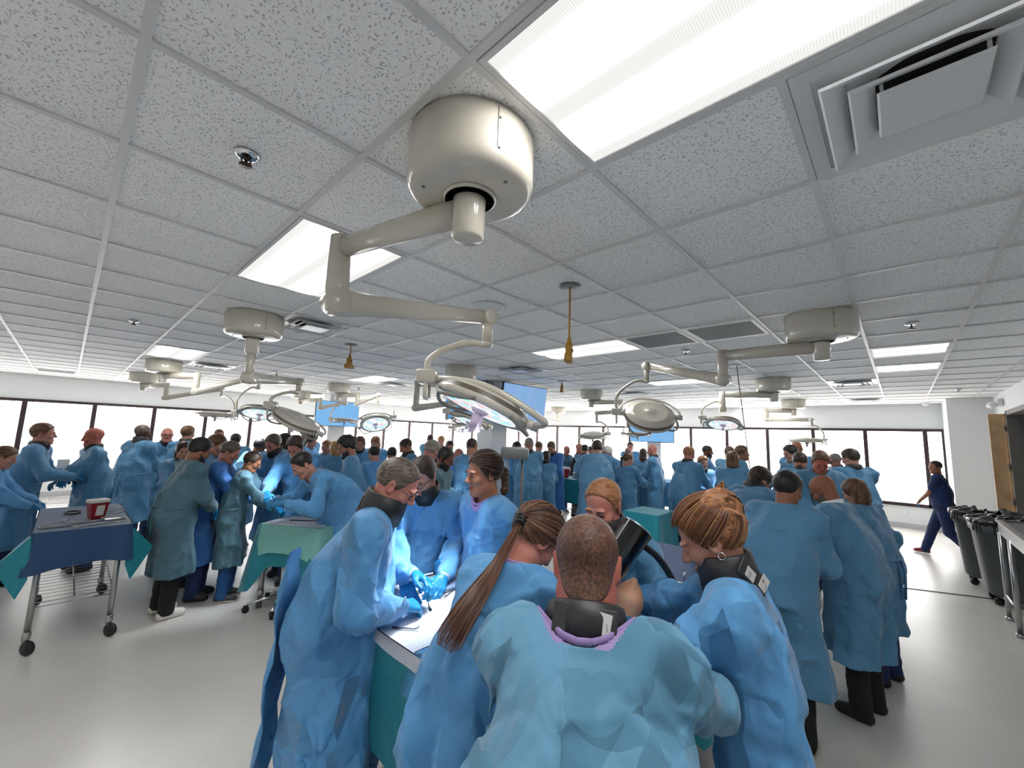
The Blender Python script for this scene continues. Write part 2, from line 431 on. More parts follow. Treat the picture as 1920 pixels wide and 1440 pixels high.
    # small wall fittings
    e = tag(MB().rbox((10.55, YS + .002, 2.50), (10.85, YS + .07, 2.62), .01).build('emergency_light', WHITE), 'white twin-head emergency light high on wall above the doorway', 'light')
    for dx in (-0.09, 0.09):
        MB().lathe([(.0, -.04), (.05, -.04), (.055, .02), (.03, .05), (0, .05)], 16, M=frame((-.3, 1, -.5), (10.7 + dx, YS + .12, 2.52))).build('lamp_head', WHITE, e)
    tag(MB().lathe([(0, -.07), (.04, -.06), (.06, -.02), (.065, 0)], 20, M=Matrix.Translation((12.55, -.45, CEIL))).build('security_camera', WHITE), 'small white dome camera on ceiling near the right window corner', 'camera')
    tag(MB().rbox((XW - .012, -.03, .26), (XW - .0005, .06, .39), .004).build('wall_outlet', WHITE), 'white outlet plate below right window sill', 'outlet')
room()

# ---------------------------------------------------------------- ceiling fittings
def gx(i): return GX0 + i * G
def gy(j): return GY0 + j * G
def panel_mat():
    m = bpy.data.materials.new('prismatic_lens_lit'); m.use_nodes = True; nt = m.node_tree; nt.nodes.clear()
    tc = nt.nodes.new('ShaderNodeTexCoord'); sp = nt.nodes.new('ShaderNodeSeparateXYZ'); nt.links.new(tc.outputs['Object'], sp.inputs[0])
    # two tubes across the 0.6 m width glow through the lens
    k = nt.nodes.new('ShaderNodeMath'); k.operation = 'MULTIPLY'; k.inputs[1].default_value = 2 * math.pi / 0.26
    nt.links.new(sp.outputs[0], k.inputs[0])
    c = nt.nodes.new('ShaderNodeMath'); c.operation = 'COSINE'; nt.links.new(k.outputs[0], c.inputs[0])
    hv = nt.nodes.new('ShaderNodeMapRange'); hv.inputs[1].default_value = 1; hv.inputs[2].default_value = -1
    nt.links.new(c.outputs[0], hv.inputs[0])
    pw = nt.nodes.new('ShaderNodeMath'); pw.operation = 'POWER'; pw.inputs[1].default_value = 3.0; nt.links.new(hv.outputs[0], pw.inputs[0])
    mr = nt.nodes.new('ShaderNodeMapRange'); mr.inputs[3].default_value = PANEL_POWER * 0.08; mr.inputs[4].default_value = PANEL_POWER * 2.9
    nt.links.new(pw.outputs[0], mr.inputs[0])
    ch = nt.nodes.new('ShaderNodeTexVoronoi'); ch.inputs['Scale'].default_value = 150; ch.inputs['Randomness'].default_value = 0.0; ch.voronoi_dimensions = '2D'
    nt.links.new(tc.outputs['Object'], ch.inputs['Vector'])
    r2 = nt.nodes.new('ShaderNodeMapRange'); r2.inputs[2].default_value = 0.7; r2.inputs[3].default_value = 1.1; r2.inputs[4].default_value = 0.72
    nt.links.new(ch.outputs['Distance'], r2.inputs[0])
    mu = nt.nodes.new('ShaderNodeMath'); mu.operation = 'MULTIPLY'; nt.links.new(mr.outputs[0], mu.inputs[0]); nt.links.new(r2.outputs[0], mu.inputs[1])
    e = nt.nodes.new('ShaderNodeEmission'); e.inputs[0].default_value = (1.0, 0.985, .96, 1); nt.links.new(mu.outputs[0], e.inputs[1])
    o = nt.nodes.new('ShaderNodeOutputMaterial'); nt.links.new(e.outputs[0], o.inputs[0]); return m
LENS = panel_mat()
def troffer(i, j, n, label):
    w, l = G - 0.03, n * G - 0.03
    r = empty('ceiling_light', (gx(i) + G/2, gy(j) + n*G/2, CEIL), 0, label, 'ceiling light', 'lit ceiling panels')
    f = MB(); e = .018
    f.box((-w/2, -l/2, -.006), (-w/2+e, l/2, .004)).box((w/2-e, -l/2, -.006), (w/2, l/2, .004)).box((-w/2+e, -l/2, -.006), (w/2-e, -l/2+e, .004)).box((-w/2+e, l/2-e, -.006), (w/2-e, l/2, .004))
    f.build('frame', GRID, r)
    MB().box((-w/2+e, -l/2+e, -.002), (w/2-e, l/2-e, .004)).build('diffuser', LENS, r)
for i, j, n, lb in ((1, -1, 2, 'large lit ceiling panel overhead, beside the nearest lamp canopy'), (1, 3, 2, 'lit ceiling panel behind the nearest lamp arm'),
                    (1, 11, 2, 'lit ceiling panel above the cream lamp canopy at left'), (1, 19, 2, 'lit ceiling panel by the far left window wall'),
                    (6, 11, 2, 'diamond-shaped lit ceiling panel left of the near lamp curved arm'), (6, 19, 2, 'small lit ceiling panel left of the far wall television'),
                    (11, 20, 2, 'thin lit ceiling panel right of the far wall television'), (6, 3, 2, 'lit ceiling panel behind the hanging yellow cord'),
                    (11, 3, 2, 'lit ceiling panel behind the right lamp sloping arm'), (9, -1, 1, 'square lit ceiling panel at right, nearer of the two'),
                    (11, -1, 1, 'square lit ceiling panel at right, farther of the two'), (16, 11, 2, 'thin lit ceiling panel right of the column television'),
                    (20, 11, 2, 'thinnest lit ceiling panel by far corner'), (16, 3, 2, 'lit ceiling panel behind the right middle lamp arm'), (20, 3, 2, 'lit ceiling panel nearest the right window wall'),
                    (-4, -1, 2, 'added unseen lit ceiling panel left of the camera'), (-4, 3, 2, 'added unseen lit ceiling panel beyond the left picture edge'), (-4, 11, 2, 'added unseen lit ceiling panel far beyond the left picture edge')):  # this row: panels added out of view to brighten floor and ceiling
    troffer(i, j, n, lb)
DUCT_SHADE = mat('duct_shade', srgb(18, 16, 16), rough=0.8)  # dark colour stands in for the shade inside the ducts
VENTM = mat('vent_white_metal', srgb(208, 210, 212), rough=0.28, spec=0.5)
def frustum(b, s0, z0, s1, z1, t=.004):
    V = [(-s0,-s0,z0),(s0,-s0,z0),(s0,s0,z0),(-s0,s0,z0),(-s1,-s1,z1),(s1,-s1,z1),(s1,s1,z1),(-s1,s1,z1)]
    V += [(x*(1-t/s0), y*(1-t/s0), z + .003) for x, y, z in V]
    F = []
    for k in range(4):
        a, c = k, (k+1) % 4
        F += [(a, c, c+4, a+4), (a+8, a+12, c+12, c+8), (a, a+8, c+8, c), (a+4, c+4, c+12, a+12)]
    b.add(V, F)
def diffuser_vent(i, j, label):
    h = G/2 - 0.014
    r = empty('ceiling_vent', (gx(i) + G/2, gy(j) + G/2, CEIL), 0, label, 'vent', 'square ceiling air vents')
    MB().box((-h+.03, -h+.03, .0005), (h-.03, h-.03, .005)).build('duct_plate', VENTM, r)
    MB().lathe([(.0, -.0015), (.17, -.0015), (.17, -.0001), (0, -.0001)], 40).build('duct_shade_disc', DUCT_SHADE, r)  # flat dark disc painted for the shaded duct hole, nothing is cut
    b = MB(); b.box((-h, -h, -.006), (h, -h+.045, .003)).box((-h, h-.045, -.006), (h, h, .003)).box((-h, -h+.045, -.006), (-h+.045, h-.045, .003)).box((h-.045, -h+.045, -.006), (h, h-.045, .003))
    b.build('flange', VENTM, r)
    for s in (.205, .145, .085):
        b = MB(); frustum(b, s + .02, -.036, s - .03, -.008); frustum(b, s + .026, -.030, s + .02, -.036)
        if s < .1: b.box((-s-.02, -s-.02, -.038), (s+.02, s+.02, -.035))
        b.build('louver', VENTM, r)
    st = MB()
    for sx, sy in ((-1, -1), (1, -1), (-1, 1), (1, 1)):
        st.box((sx*.1-.004, sy*.1-.004, -.03), (sx*.1+.004, sy*.1+.004, 0))
    st.build('hanger', VENTM, r)
for i, j, lb in ((2, -1, 'large louvred ceiling vent at top right beside the big light panel'), (2, 6, 'louvred ceiling vent right of the left grey lamp canopy'), (2, 13, 'louvred ceiling vent behind the left hanging lamp post'),
                 (7, 6, 'louvred ceiling vent above the column televisions'), (13, 0, 'louvred ceiling vent at right below the two bright panels'), (18, 0, 'farthest louvred ceiling vent at right near the window wall'),
                 (7, 12, 'louvred ceiling vent just right of the diamond-shaped panel'), (7, 19, 'small louvred ceiling vent above the far wall television'), (13, 6, 'louvred ceiling vent left of the round cream lamp head')):
    diffuser_vent(i, j, lb)
def return_grille(i, j, label):
    h = G/2 - .016
    r = empty('return_grille', (gx(i) + G/2, gy(j) + G/2, CEIL), 0, label, 'vent', 'slatted return grilles')
    b = MB(); b.box((-h, -h, -.006), (h, -h+.03, .003)).box((-h, h-.03, -.006), (h, h, .003)).box((-h, -h+.03, -.006), (-h+.03, h-.03, .003)).box((h-.03, -h+.03, -.006), (h, h-.03, .003))
    b.build('frame', GRID, r)
    MB().box((-h+.03, -h+.03, .0005), (h-.03, h-.03, .003)).build('backing', DUCT_SHADE, r)
    s = MB(); n = 26
    for k in range(n):
        x = -h + .04 + (2*h - .08) * k/(n-1)
        s.box((x-.002, -h+.03, -.005), (x+.006, h-.03, -.001), M=Matrix.Identity(4))
    s.build('slats', mat('grille_grey', srgb(128, 132, 134), rough=0.5), r)
return_grille(6, 2, 'grey slatted return grille nearer the hanging yellow cord'); return_grille(6, 1, 'grey slatted return grille nearer the right lamp canopy')
return_grille(-1, 20, 'dark slatted grille at the far left ceiling edge')
def sprinkler(x, y, label):
    r = empty('sprinkler', (x, y, CEIL), 0, label, 'sprinkler', 'ceiling sprinklers')
    MB().lathe([(.018, -.012), (.03, -.012), (.042, -.004), (.042, .001)], 24).build('escutcheon', CHROME, r)
    b = MB().lathe([(0, -.045), (.022, -.045), (.022, -.041), (.006, -.041), (.006, -.01), (.018, -.01)], 16)
    b.tube([(.008, 0, -.01), (.016, 0, -.025), (.006, 0, -.04)], .003, 6).tube([(-.008, 0, -.01), (-.016, 0, -.025), (-.006, 0, -.04)], .003, 6)
    b.build('deflector', mat('bronze_metal', srgb(70, 52, 44), rough=0.4, metal=0.8), r)
for x, y, lb in ((.342, 1.729, 'dark-centred sprinkler on near ceiling tiles at upper left'), (.334, 5.54, 'sprinkler above the left windows'), (4.627, 1.694, 'sprinkler below the slatted grilles'), (4.563, -.124, 'sprinkler just above the two square panels at right'),
                 (4.598, 9.295, 'far sprinkler by the left pendant lamps'), (7.901, 1.35, 'sprinkler left of the round ceiling speaker at right'), (9.9, -.75, 'sprinkler at far right above the emergency light')):
    sprinkler(x, y, lb)
def speaker(x, y, label):
    r = empty('ceiling_speaker', (x, y, CEIL), 0, label, 'speaker', 'round ceiling speakers')
    MB().lathe([(.105, -.008), (.125, -.006), (.13, .001)], 36).build('rim', WHITE, r)
    MB().lathe([(0, -.006), (.105, -.006), (.105, -.001)], 36).build('grille', mat('speaker_grille', srgb(176, 178, 180), rough=0.6), r)
for x, y, lb in ((2.171, 2.327, 'round ceiling speaker behind the near lamp arm tip'), (1.666, 4.62, 'round ceiling speaker right of the left grey canopy'), (8.852, .54, 'round grey ceiling speaker at right by the vent'), (2.6, 6.3, 'round ceiling speaker above the diamond-shaped panel')):
    speaker(x, y, lb)
def cord(x, y, L, label, lean=(0, 0)):
    r = empty('power_cord', (x, y, CEIL), 0.5, label, 'power cord', 'yellow drop cords')
    MB().lathe([(.03, -.006), (.07, -.005), (.072, .001)], 28).build('ceiling_ring', mat('dark_ring', srgb(110, 112, 114), rough=0.5), r)
    if L > 0:
        MB().tube(bez([(0, 0, -.002), (lean[0]*.5 + .006, lean[1]*.5, -L*.5), (lean[0], lean[1], -L)], 8), .0065, 8).build('cable', YELLOW, r)
        b = MB().tube([(lean[0], lean[1], -L + .01), (lean[0], lean[1], -L - .05)], [.009, .024], 12)
        b.rbox((lean[0]-.03, lean[1]-.022, -L - .12), (lean[0]+.03, lean[1]+.022, -L - .045), .006)
        b.rbox((lean[0]-.065, lean[1]-.024, -L - .165), (lean[0]+.065, lean[1]+.024, -L - .115), .006)
        p = b.build('plug', YELLOW, r)
        MB().lathe([(0, 0), (.011, 0), (.011, .004), (0, .004)], 12, M=frame((-.3, -1, 0), (lean[0] - .008, lean[1] - .023, -L - .08))).build('socket', BLACK, p)
cord(2.2, 1.563, .36, 'yellow power cord with T plug hanging nearest the centre')
cord(2.197, 4.731, .12, 'short yellow power cord hanging left of the diamond-shaped panel')
cord(5.999, 4.403, .04, 'yellow plug hanging beneath the central cord plug')
cord(2.479, 8.2, .05, 'yellow plug beside the left lamp arms')
r = empty('hose_line', (5.843, 1.496, CEIL), 0, 'thin brown line slanting from ceiling ring to the right table', 'cord')
MB().lathe([(.03, -.006), (.09, -.005), (.092, .001)], 28).build('ceiling_ring', WHITE, r)
MB().tube([(0, 0, 0), (-.1, -.10, -.9), (-.22, -.2, -1.75)], .006, 8).build('cable', mat('brown_line', srgb(120, 100, 70), rough=0.5), r)
# ---------------------------------------------------------------- surgical lamps
def led_face_mat():
    return emission('led_face_white', (0.93, 0.97, 1.0, 1), .19)
LED_C = unsampled(emission('led_cyan', (0.25, 0.8, 1.0, 1), .24))
LED_P = unsampled(emission('led_pink', (1.0, 0.5, 0.55, 1), .24))
LED_G = unsampled(emission('led_green', (0.35, 1.0, 0.75, 1), .24))
LED_B = unsampled(emission('led_cool', (0.85, 0.93, 1.0, 1), .6))
LENSG = mat('led_lens_off', srgb(205, 208, 210), rough=0.15)
LILSL = mat('pale_pink_sleeve', srgb(226, 206, 226), rough=0.5)
def lamp(key, m, e1, zb, tip, post, head, nrm, R, lit, side, label, power=0, sleeve=False):
    z1 = 2.49
    r = empty('surgical_lamp', (m[0], m[1], CEIL), 0, label, 'surgical lamp', 'ceiling surgical lamps')
    T = Matrix.Translation((-m[0], -m[1], -CEIL))
    V = lambda *p: T @ Vector(p)
    # canopy drum with rounded lower edge, seam and fixing screws
    rc = 0.218 if key == 'L1' else 0.235; h = 0.2
    c = MB().lathe([(0, -h), (rc-.045, -h), (rc-.02, -h+.007), (rc-.006, -h+.02), (rc, -h+.045), (rc, -.012), (rc-.004, -.008), (rc-.004, .002)], 48)
    cn = c.build('canopy', CREAM, r)
    a0 = math.atan2(-m[1], -m[0]) + .35
    s = MB().box((rc*math.cos(a0)-.0012, rc*math.sin(a0)-.0012, -h+.05), (rc*math.cos(a0)+.0012, rc*math.sin(a0)+.0012, -.014))
    for dz in (-.15, -.05): s.lathe([(0, 0), (.004, 0), (.004, .002), (0, .002)], 8, M=frame((math.cos(a0+.03), math.sin(a0+.03), 0), (rc*math.cos(a0+.03), rc*math.sin(a0+.03), dz)))
    for w in (.6, 2.7, 4.8): s.lathe([(0, -.003), (.006, -.003), (.006, 0), (0, 0)], 8, M=Matrix.Translation((.16*math.cos(w), .16*math.sin(w), -h)))
    s.build('screw', DKTRIM, cn)
    MB().lathe([(.085, -h-.012), (.092, -h-.008), (.092, -h), (0, -h)], 32).lathe([(0, -h-.012), (.085, -h-.012)], 32).build('collar_ring', CREAM, r)
    st = MB().lathe([(0, -.355), (.046, -.355), (.055, -.345), (.056, -.235), (.058, -.2), (0, -.2)], 28).build('stem', CREAM, r)
    d = Vector((e1[0]-m[0], e1[1]-m[1], 0)); L = d.length
    if L > .05:
        dn = d.normalized()
        MB().tube([V(m[0], m[1], z1) + dn*.05, V(m[0], m[1], z1) + dn*.30, V(e1[0], e1[1], z1)], [.052, .048, .044], 16, sect=(.8, 1.05)).build('upper_arm', CREAM, r)
        MB().tube([V(e1[0], e1[1], z1 + .05), V(e1[0], e1[1], z1 + .045), V(e1[0], e1[1], zb + .06), V(e1[0], e1[1], zb - .01)], [.036, .044, .047, .042], 18).build('elbow_post', CREAM, r)
        k0 = Vector((e1[0], e1[1], zb))
    else:
        MB().tube([V(m[0], m[1], 2.4), V(m[0], m[1], zb + .02)], [.036, .036], 18).build('elbow_post', CREAM, r)
        k0 = Vector((m[0], m[1], zb))
    # sprung arm
    t = Vector(tip); k1 = t
    ax = (k1 - k0).normalized()
    lo = k0 + ax*.02
    b = MB().tube([T @ (k0 - ax*.035), T @ lo, T @ (k0 + ax*.14), T @ (k0.lerp(k1, .45)), T @ k1], [.05, .057, .048, .042, .036], 16, sect=(.75, 1.05))
    b.build('spring_arm', CREAM, r)
    sd = ax.cross(Vector((0, 0, 1))).normalized()
    for p, rr, w in ((k0, .052, .048), (k1, .043, .039)):
        j = MB().lathe([(0, -w), (rr*.92, -w), (rr, -w+.006), (rr, w-.006), (rr*.92, w), (0, w)], 24, M=T @ frame(sd, p))
        j.build('pivot_joint', CREAM, r)
    MB().tube([T @ t, V(t.x, t.y, post - .0)], [.03, .027], 16).tube([V(t.x, t.y, post - .004), V(t.x, t.y, post - .03)], [.032, .03], 16).build('drop_post', CREAM, r)
    # head
    n = Vector(nrm).normalized(); H = Vector(head); S = Vector(side)
    Mh = T @ frame(n, H, hint=tuple((S - H).normalized()))
    prof = [(R*.80, -.036), (R*.95, -.040), (R*.985, -.034), (R, -.018), (R, -.004), (R*.975, .008), (R*.965, .020), (R*.93, .032), (R*.70, .046), (R*.665, .050), (R*.64, .046), (R*.30, .054), (R*.15, .056), (R*.13, .060), (0, .061)]
    mis = [0, 0, 0, 0, 1, 1, 0, 0, 0, 0, 0, 0, 0, 0]
    hd = MB().lathe(prof, 48, M=Mh, mis=mis).build('lamp_head', [CREAM, DKTRIM], r)
    f = MB().lathe([(0, -.0385), (R*.80, -.0385), (R*.80, -.034), (0, -.034)], 40, M=Mh)
    f.build('light_face', led_face_mat() if lit else LENSG, hd)
    pd = MB(); rg = random.Random(key)
    for ring, cnt in ((.62, 12), (.36, 7)):
        for q in range(cnt):
            w = 2*math.pi*q/cnt + ring
            mi = rg.choice((0, 0, 3, 3, 1, 2)) if lit else 3
            p = Vector((R*ring*math.cos(w), R*ring*math.sin(w), -.0396))
            pd.lathe([(0, 0), (R*.085, 0), (R*.085, .001), (0, .001)], 10, M=Mh @ Matrix.Translation(p), mi=mi)
    lens = LENSG
    pd.build('led_cluster', [LED_C, LED_P, LED_G, LED_B] if lit else [lens, lens, lens, lens], hd)
    hb = MB().lathe([(0, -.055), (.035, -.055), (.05, -.0385), (0, -.0385)], 20, M=Mh).tube([Mh @ Vector((0, 0, -.05)), Mh @ Vector((0, 0, -.13))], [.018, .020], 14)
    hb.build('handle', LILSL if lit else GREYP, hd)
    if sleeve:
        Ms = T @ frame((0.25, -.55, .2), (H - n*.03)) 
        sl = MB()
        e2 = Vector((.55, -.62, 0)).normalized(); dn2 = Vector((-.16, .12, -.98)).normalized(); o = T @ (H - n*.055)
        pts = [o + e2*sx*.03 + dn2*dz for dz in (.0, .10) for sx in (-1, 1)]
        thick = e2.cross(dn2)*.006
        sl.add([p - thick for p in pts] + [p + thick for p in pts], [(0,1,3,2),(4,6,7,5),(0,4,5,1),(2,3,7,6),(0,2,6,4),(1,5,7,3)])
        sl.build('handle_sleeve', LILSL, hd)
    # side rails (bent tubes under the rim)
    for w0 in (0.9, 2.6, 4.4):
        rl = MB()
        pts = []
        for q in range(9):
            w = w0 + (q-4)*.13; k = 1.0 + .12*math.sin(math.pi*q/8)
            pts.append(Mh @ Vector((R*k*math.cos(w), R*k*math.sin(w), -.03 - .035*math.sin(math.pi*q/8))))
        rl.tube(pts, .010, 8)
        rl.build('hand_rail', GREYP, hd)
    # yoke, fork and control box on the side of the head
    out = (S - H); out -= n*out.dot(n); out.normalize()
    sidep = H + out*(R + .075) + n*.01
    pb = Vector((t.x, t.y, post - .02))
    mid = pb.lerp(sidep, .5); hz = Vector((sidep.x - pb.x, sidep.y - pb.y, 0))
    pts = [pb, pb + hz*.35 + Vector((0, 0, .005)), pb + hz*.78 - Vector((0, 0, .25*(pb.z - sidep.z))), Vector((sidep.x, sidep.y, sidep.z + .45*(pb.z - sidep.z))), sidep + Vector((0, 0, .03))]
    MB().tube([T @ p for p in bez(pts, 7)], .0165, 12).build('yoke', CREAM, r)
    up = Vector((0, 0, 1)); tg = out.cross(n).normalized()
    fk = []
    for q in range(13):
        w = q*math.pi/12
        fk.append(H + (out*math.cos(w) + tg*math.sin(w))*(R + (.055 if 0 < q < 12 else .045)) + n*.002)
    if key == 'L1':
        MB().tube([T @ p for p in bez([sidep, H + out*.2 - tg*0 + Vector((.02, -.26, 0.0)), H - out*.22 + Vector((-.03, -.16, 0)), H - out*(R+.03)], 8)], .017, 12).build('fork', CREAM, r)
    else:
        MB().tube([T @ p for p in fk], .012, 10).build('fork', CREAM, r)
    for q in (1, -1):
        pv = MB()
        pv.tube([T @ (H + out*q*(R + .06)), T @ (H + out*q*(R - .03))], [.026, .024], 14)
        pv.build('pivot_cap', CREAM, r)
    Mb = T @ frame((0, 0, 1), sidep, hint=tuple(tg))
    bx = MB().rbox((-.05, -.06, -.035), (.05, .06, .035), .012, M=Mb)
    bo = bx.build('control_box', CREAM, r)
    g = MB()
    g.tube([Mb @ Vector(p) for p in ((0, -.05, -.03), (0, -.052, -.10), (0, -.04, -.112), (0, .04, -.112), (0, .052, -.10), (0, .05, -.03))], .010, 8)
    g.build('grip', CREAM, bo)
    MB().rbox((-.054, -.035, -.02), (-.049, .035, .02), .002, M=Mb).build('control_panel', GREYP, bo)
    if lit and power:
        ld = bpy.data.lights.new('surgical_spot', 'SPOT'); ld.energy = power*.5; ld.spot_size = math.radians(62); ld.spot_blend = .6; ld.shadow_soft_size = .16; ld.color = (.86, .93, 1.0)
        lo_ = link(bpy.data.objects.new('surgical_spot', ld), r)
        lo_.matrix_local = T @ frame(n, H - n*.07)
LAMPS = [
('L1', (.86, 1.04), (.705, 1.69), 2.25, (1.50, 1.608, 2.36), 2.226, (1.443, 1.556, 1.88), (.34, -.20, .919), .25, 1, (1.247, 1.766, 1.871), 'nearest cream surgical lamp, its big canopy overhead and lit head above the near table', 55, True),
('L2', (1.06, 4.25), (1.06, 4.25), 2.16, (1.69, 4.82, 2.235), 2.125, (1.625, 4.587, 1.803), (.263, -.376, .889), .25, 1, (1.482, 4.742, 1.79), 'surgical lamp at left with long straight stem and large grey tilted head back', 40, False),
('L3', (.95, 8.6), (1.297, 8.0), 2.24, (2.04, 7.58, 2.55), 2.363, (2.015, 7.237, 1.955), (.169, .25, .953), .29, 1, (1.751, 7.513, 1.983), 'cream surgical lamp at left under a ceiling panel with lit pinkish head', 60, False),
('L4', (.95, 11.2), (1.258, 10.61), 2.24, (2.06, 10.05, 2.466), 2.337, (1.884, 9.442, 1.938), (.008, -.063, .998), .27, 0, (2.077, 9.225, 1.998), 'grey surgical lamp nearest the left windows with flat unlit head', 0, False),
('L5', (3.99, 9.0), (4.206, 8.525), 2.30, (4.20, 7.63, 2.448), 2.276, (4.064, 7.423, 1.885), (.14, .519, .843), .29, 1, (4.231, 7.228, 1.976), 'surgical lamp right of the far wall television, lit round face towards us', 60, False),
('L6', (4.25, 11.9), (4.45, 11.05), 2.28, (4.90, 10.56, 2.45), 2.40, (4.836, 10.413, 1.98), (.028, -.035, .999), .28, 0, (4.659, 10.603, 1.971), 'grey surgical lamp with flat head in front of far wall television', 0, False),
('L7', (3.96, 4.79), (3.70, 5.54), 2.11, (3.96, 4.69, 2.2), 2.149, (3.646, 4.179, 1.919), (.339, -.109, .935), .26, 1, (3.45, 4.401, 1.852), 'grey surgical lamp half hidden behind the nearest lamp head', 50, False),
('L8', (3.9, .40), (3.894, 1.106), 2.277, (4.03, 1.875, 2.49), 2.342, (3.978, 1.827, 1.974), (-.494, -.378, .783), .25, 1, (3.803, 1.998, 2.056), 'surgical lamp at right showing the round cream back of its head', 25, False),
('L9', (7.37, 1.38), (7.074, 2.035), 2.254, (7.10, 2.05, 2.46), 2.394, (7.142, 2.051, 2.045), (.321, .013, .947), .26, 1, (6.943, 2.263, 2.044), 'surgical lamp at right of centre with lit oval head in front of the windows', 60, False),
('L10', (10.96, 1.69), (10.83, 2.187), 2.29, (10.38, 1.30, 2.263), 2.155, (10.162, 1.375, 1.835), (-.004, .03, 1.0), .28, 0, (10.311, 1.219, 1.821), 'far right surgical lamp with head seen edge-on', 0, False),
('L11', (7.5, 4.73), (7.66, 4.13), 2.30, (7.446, 4.562, 2.25), 2.084, (7.219, 4.519, 1.795), (-.213, -.064, .975), .24, 0, (7.331, 4.391, 1.843), 'surgical lamp right of the column television with small unlit head', 0, False),
('L12', (11.2, 8.36), (10.8, 8.0), 2.28, (10.2, 8.5, 2.42), 2.305, (9.404, 8.044, 2.004), (-.286, .264, .921), .31, 0, (9.57, 7.854, 2.076), 'far surgical lamp with tilted thin head just below the column television', 0, False),
('L13', (10.3, 4.6), (10.0, 4.75), 2.28, (9.50, 4.92, 2.3), 2.067, (9.35, 4.60, 1.872), (-.027, -.013, 1.0), .27, 0, (9.19, 4.77, 1.89), 'far surgical lamp behind the round cream head, flat against the right television', 0, False),
('L14', (7.45, 8.8), (7.2, 8.2), 2.28, (6.71, 8.25, 2.3), 2.046, (6.668, 7.888, 1.886), (.213, .252, .944), .24, 1, (6.531, 8.031, 1.906), 'small far surgical lamp with bright face left of the column', 50, False),
]
for a in LAMPS: lamp(*a)

# ---------------------------------------------------------------- televisions
def screen_mat(name, c0, c1, s):
    m = bpy.data.materials.new(name); m.use_nodes = True; nt = m.node_tree; nt.nodes.clear()
    tc = nt.nodes.new('ShaderNodeTexCoord'); mp = nt.nodes.new('ShaderNodeMapping'); mp.inputs['Scale'].default_value = (9, 1, .8)
    nt.links.new(tc.outputs['Object'], mp.inputs[0])
    n = nt.nodes.new('ShaderNodeTexNoise'); n.inputs['Scale'].default_value = 1.6; nt.links.new(mp.outputs[0], n.inputs[0])
    mx = nt.nodes.new('ShaderNodeMix'); mx.data_type = 'RGBA'; mx.inputs[6].default_value = c0; mx.inputs[7].default_value = c1
    nt.links.new(n.outputs['Fac'], mx.inputs[0])
    e = nt.nodes.new('ShaderNodeEmission'); nt.links.new(mx.outputs[2], e.inputs[0]); e.inputs[1].default_value = s
    o = nt.nodes.new('ShaderNodeOutputMaterial'); nt.links.new(e.outputs[0], o.inputs[0]); return m
def tv(loc, rz, tilt, scr, label, back, w=1.22, h=.69):
    """faces local -Y"""
    r = empty('television', loc, rz, label, 'television', 'wall televisions')
    Mt = Matrix.Rotation(tilt, 4, 'X')
    MB().rbox((-w/2, 0, -h/2), (w/2, .045, h/2), .006, M=Mt).build('casing', BLKGLOSS, r)
    MB().box((-w/2+.012, -.002, -h/2+.016), (w/2-.012, .001, h/2-.012), M=Mt).build('screen', scr, r)
    b = MB().rbox((-.18, .045, -.15), (.18, .075, .15), .005).tube([(0, .07, 0), (0, back, 0)], .025, 10).rbox((-.10, back-.02, -.15), (.10, back, .15), .004)
    b.build('wall_mount', BLACK, r)
S1 = screen_mat('screen_blue', srgb(70, 150, 228), srgb(104, 176, 238), .2)
S2 = screen_mat('screen_pale_blue', srgb(122, 168, 222), srgb(156, 192, 232), .2)
S3 = screen_mat('screen_sky_blue', srgb(112, 180, 240), srgb(150, 202, 246), .2)
tv((5.17, 6.08, 2.36), -math.pi/2, .10, S1, 'wide television left of the central column, partly behind the near lamp head', .23)
tv((5.74, 5.05, 2.32), 0, .10, S2, 'wide television with pale blue screen on right face of the central column', .5)
tv((5.09, 11.4, 2.165), 0, .0, S3, 'television with sky blue screen on the far left column', .35)
tv((10.60, 4.83, 2.03), -math.pi/2, .0, S3, 'television with blue screen on the far right column, behind the round lamp head', .35)
# ---------------------------------------------------------------- signed-distance modelling for bodies, cloth and hair
_RS = np.random.RandomState(7)
_LAT = _RS.rand(32, 32, 32).astype(np.float32)
def noise3(x, y, z):
    """smooth value noise, -1..1"""
    xi = np.floor(x).astype(np.int32); yi = np.floor(y).astype(np.int32); zi = np.floor(z).astype(np.int32)
    fx = x - xi; fy = y - yi; fz = z - zi
    fx = fx*fx*(3-2*fx); fy = fy*fy*(3-2*fy); fz = fz*fz*(3-2*fz)
    a = xi & 31; b = yi & 31; c = zi & 31; a1 = (a+1) & 31; b1 = (b+1) & 31; c1 = (c+1) & 31
    L = _LAT
    v00 = L[a,b,c]*(1-fx) + L[a1,b,c]*fx; v10 = L[a,b1,c]*(1-fx) + L[a1,b1,c]*fx
    v01 = L[a,b,c1]*(1-fx) + L[a1,b,c1]*fx; v11 = L[a,b1,c1]*(1-fx) + L[a1,b1,c1]*fx
    return ((v00*(1-fy) + v10*fy)*(1-fz) + (v01*(1-fy) + v11*fy)*fz)*2 - 1

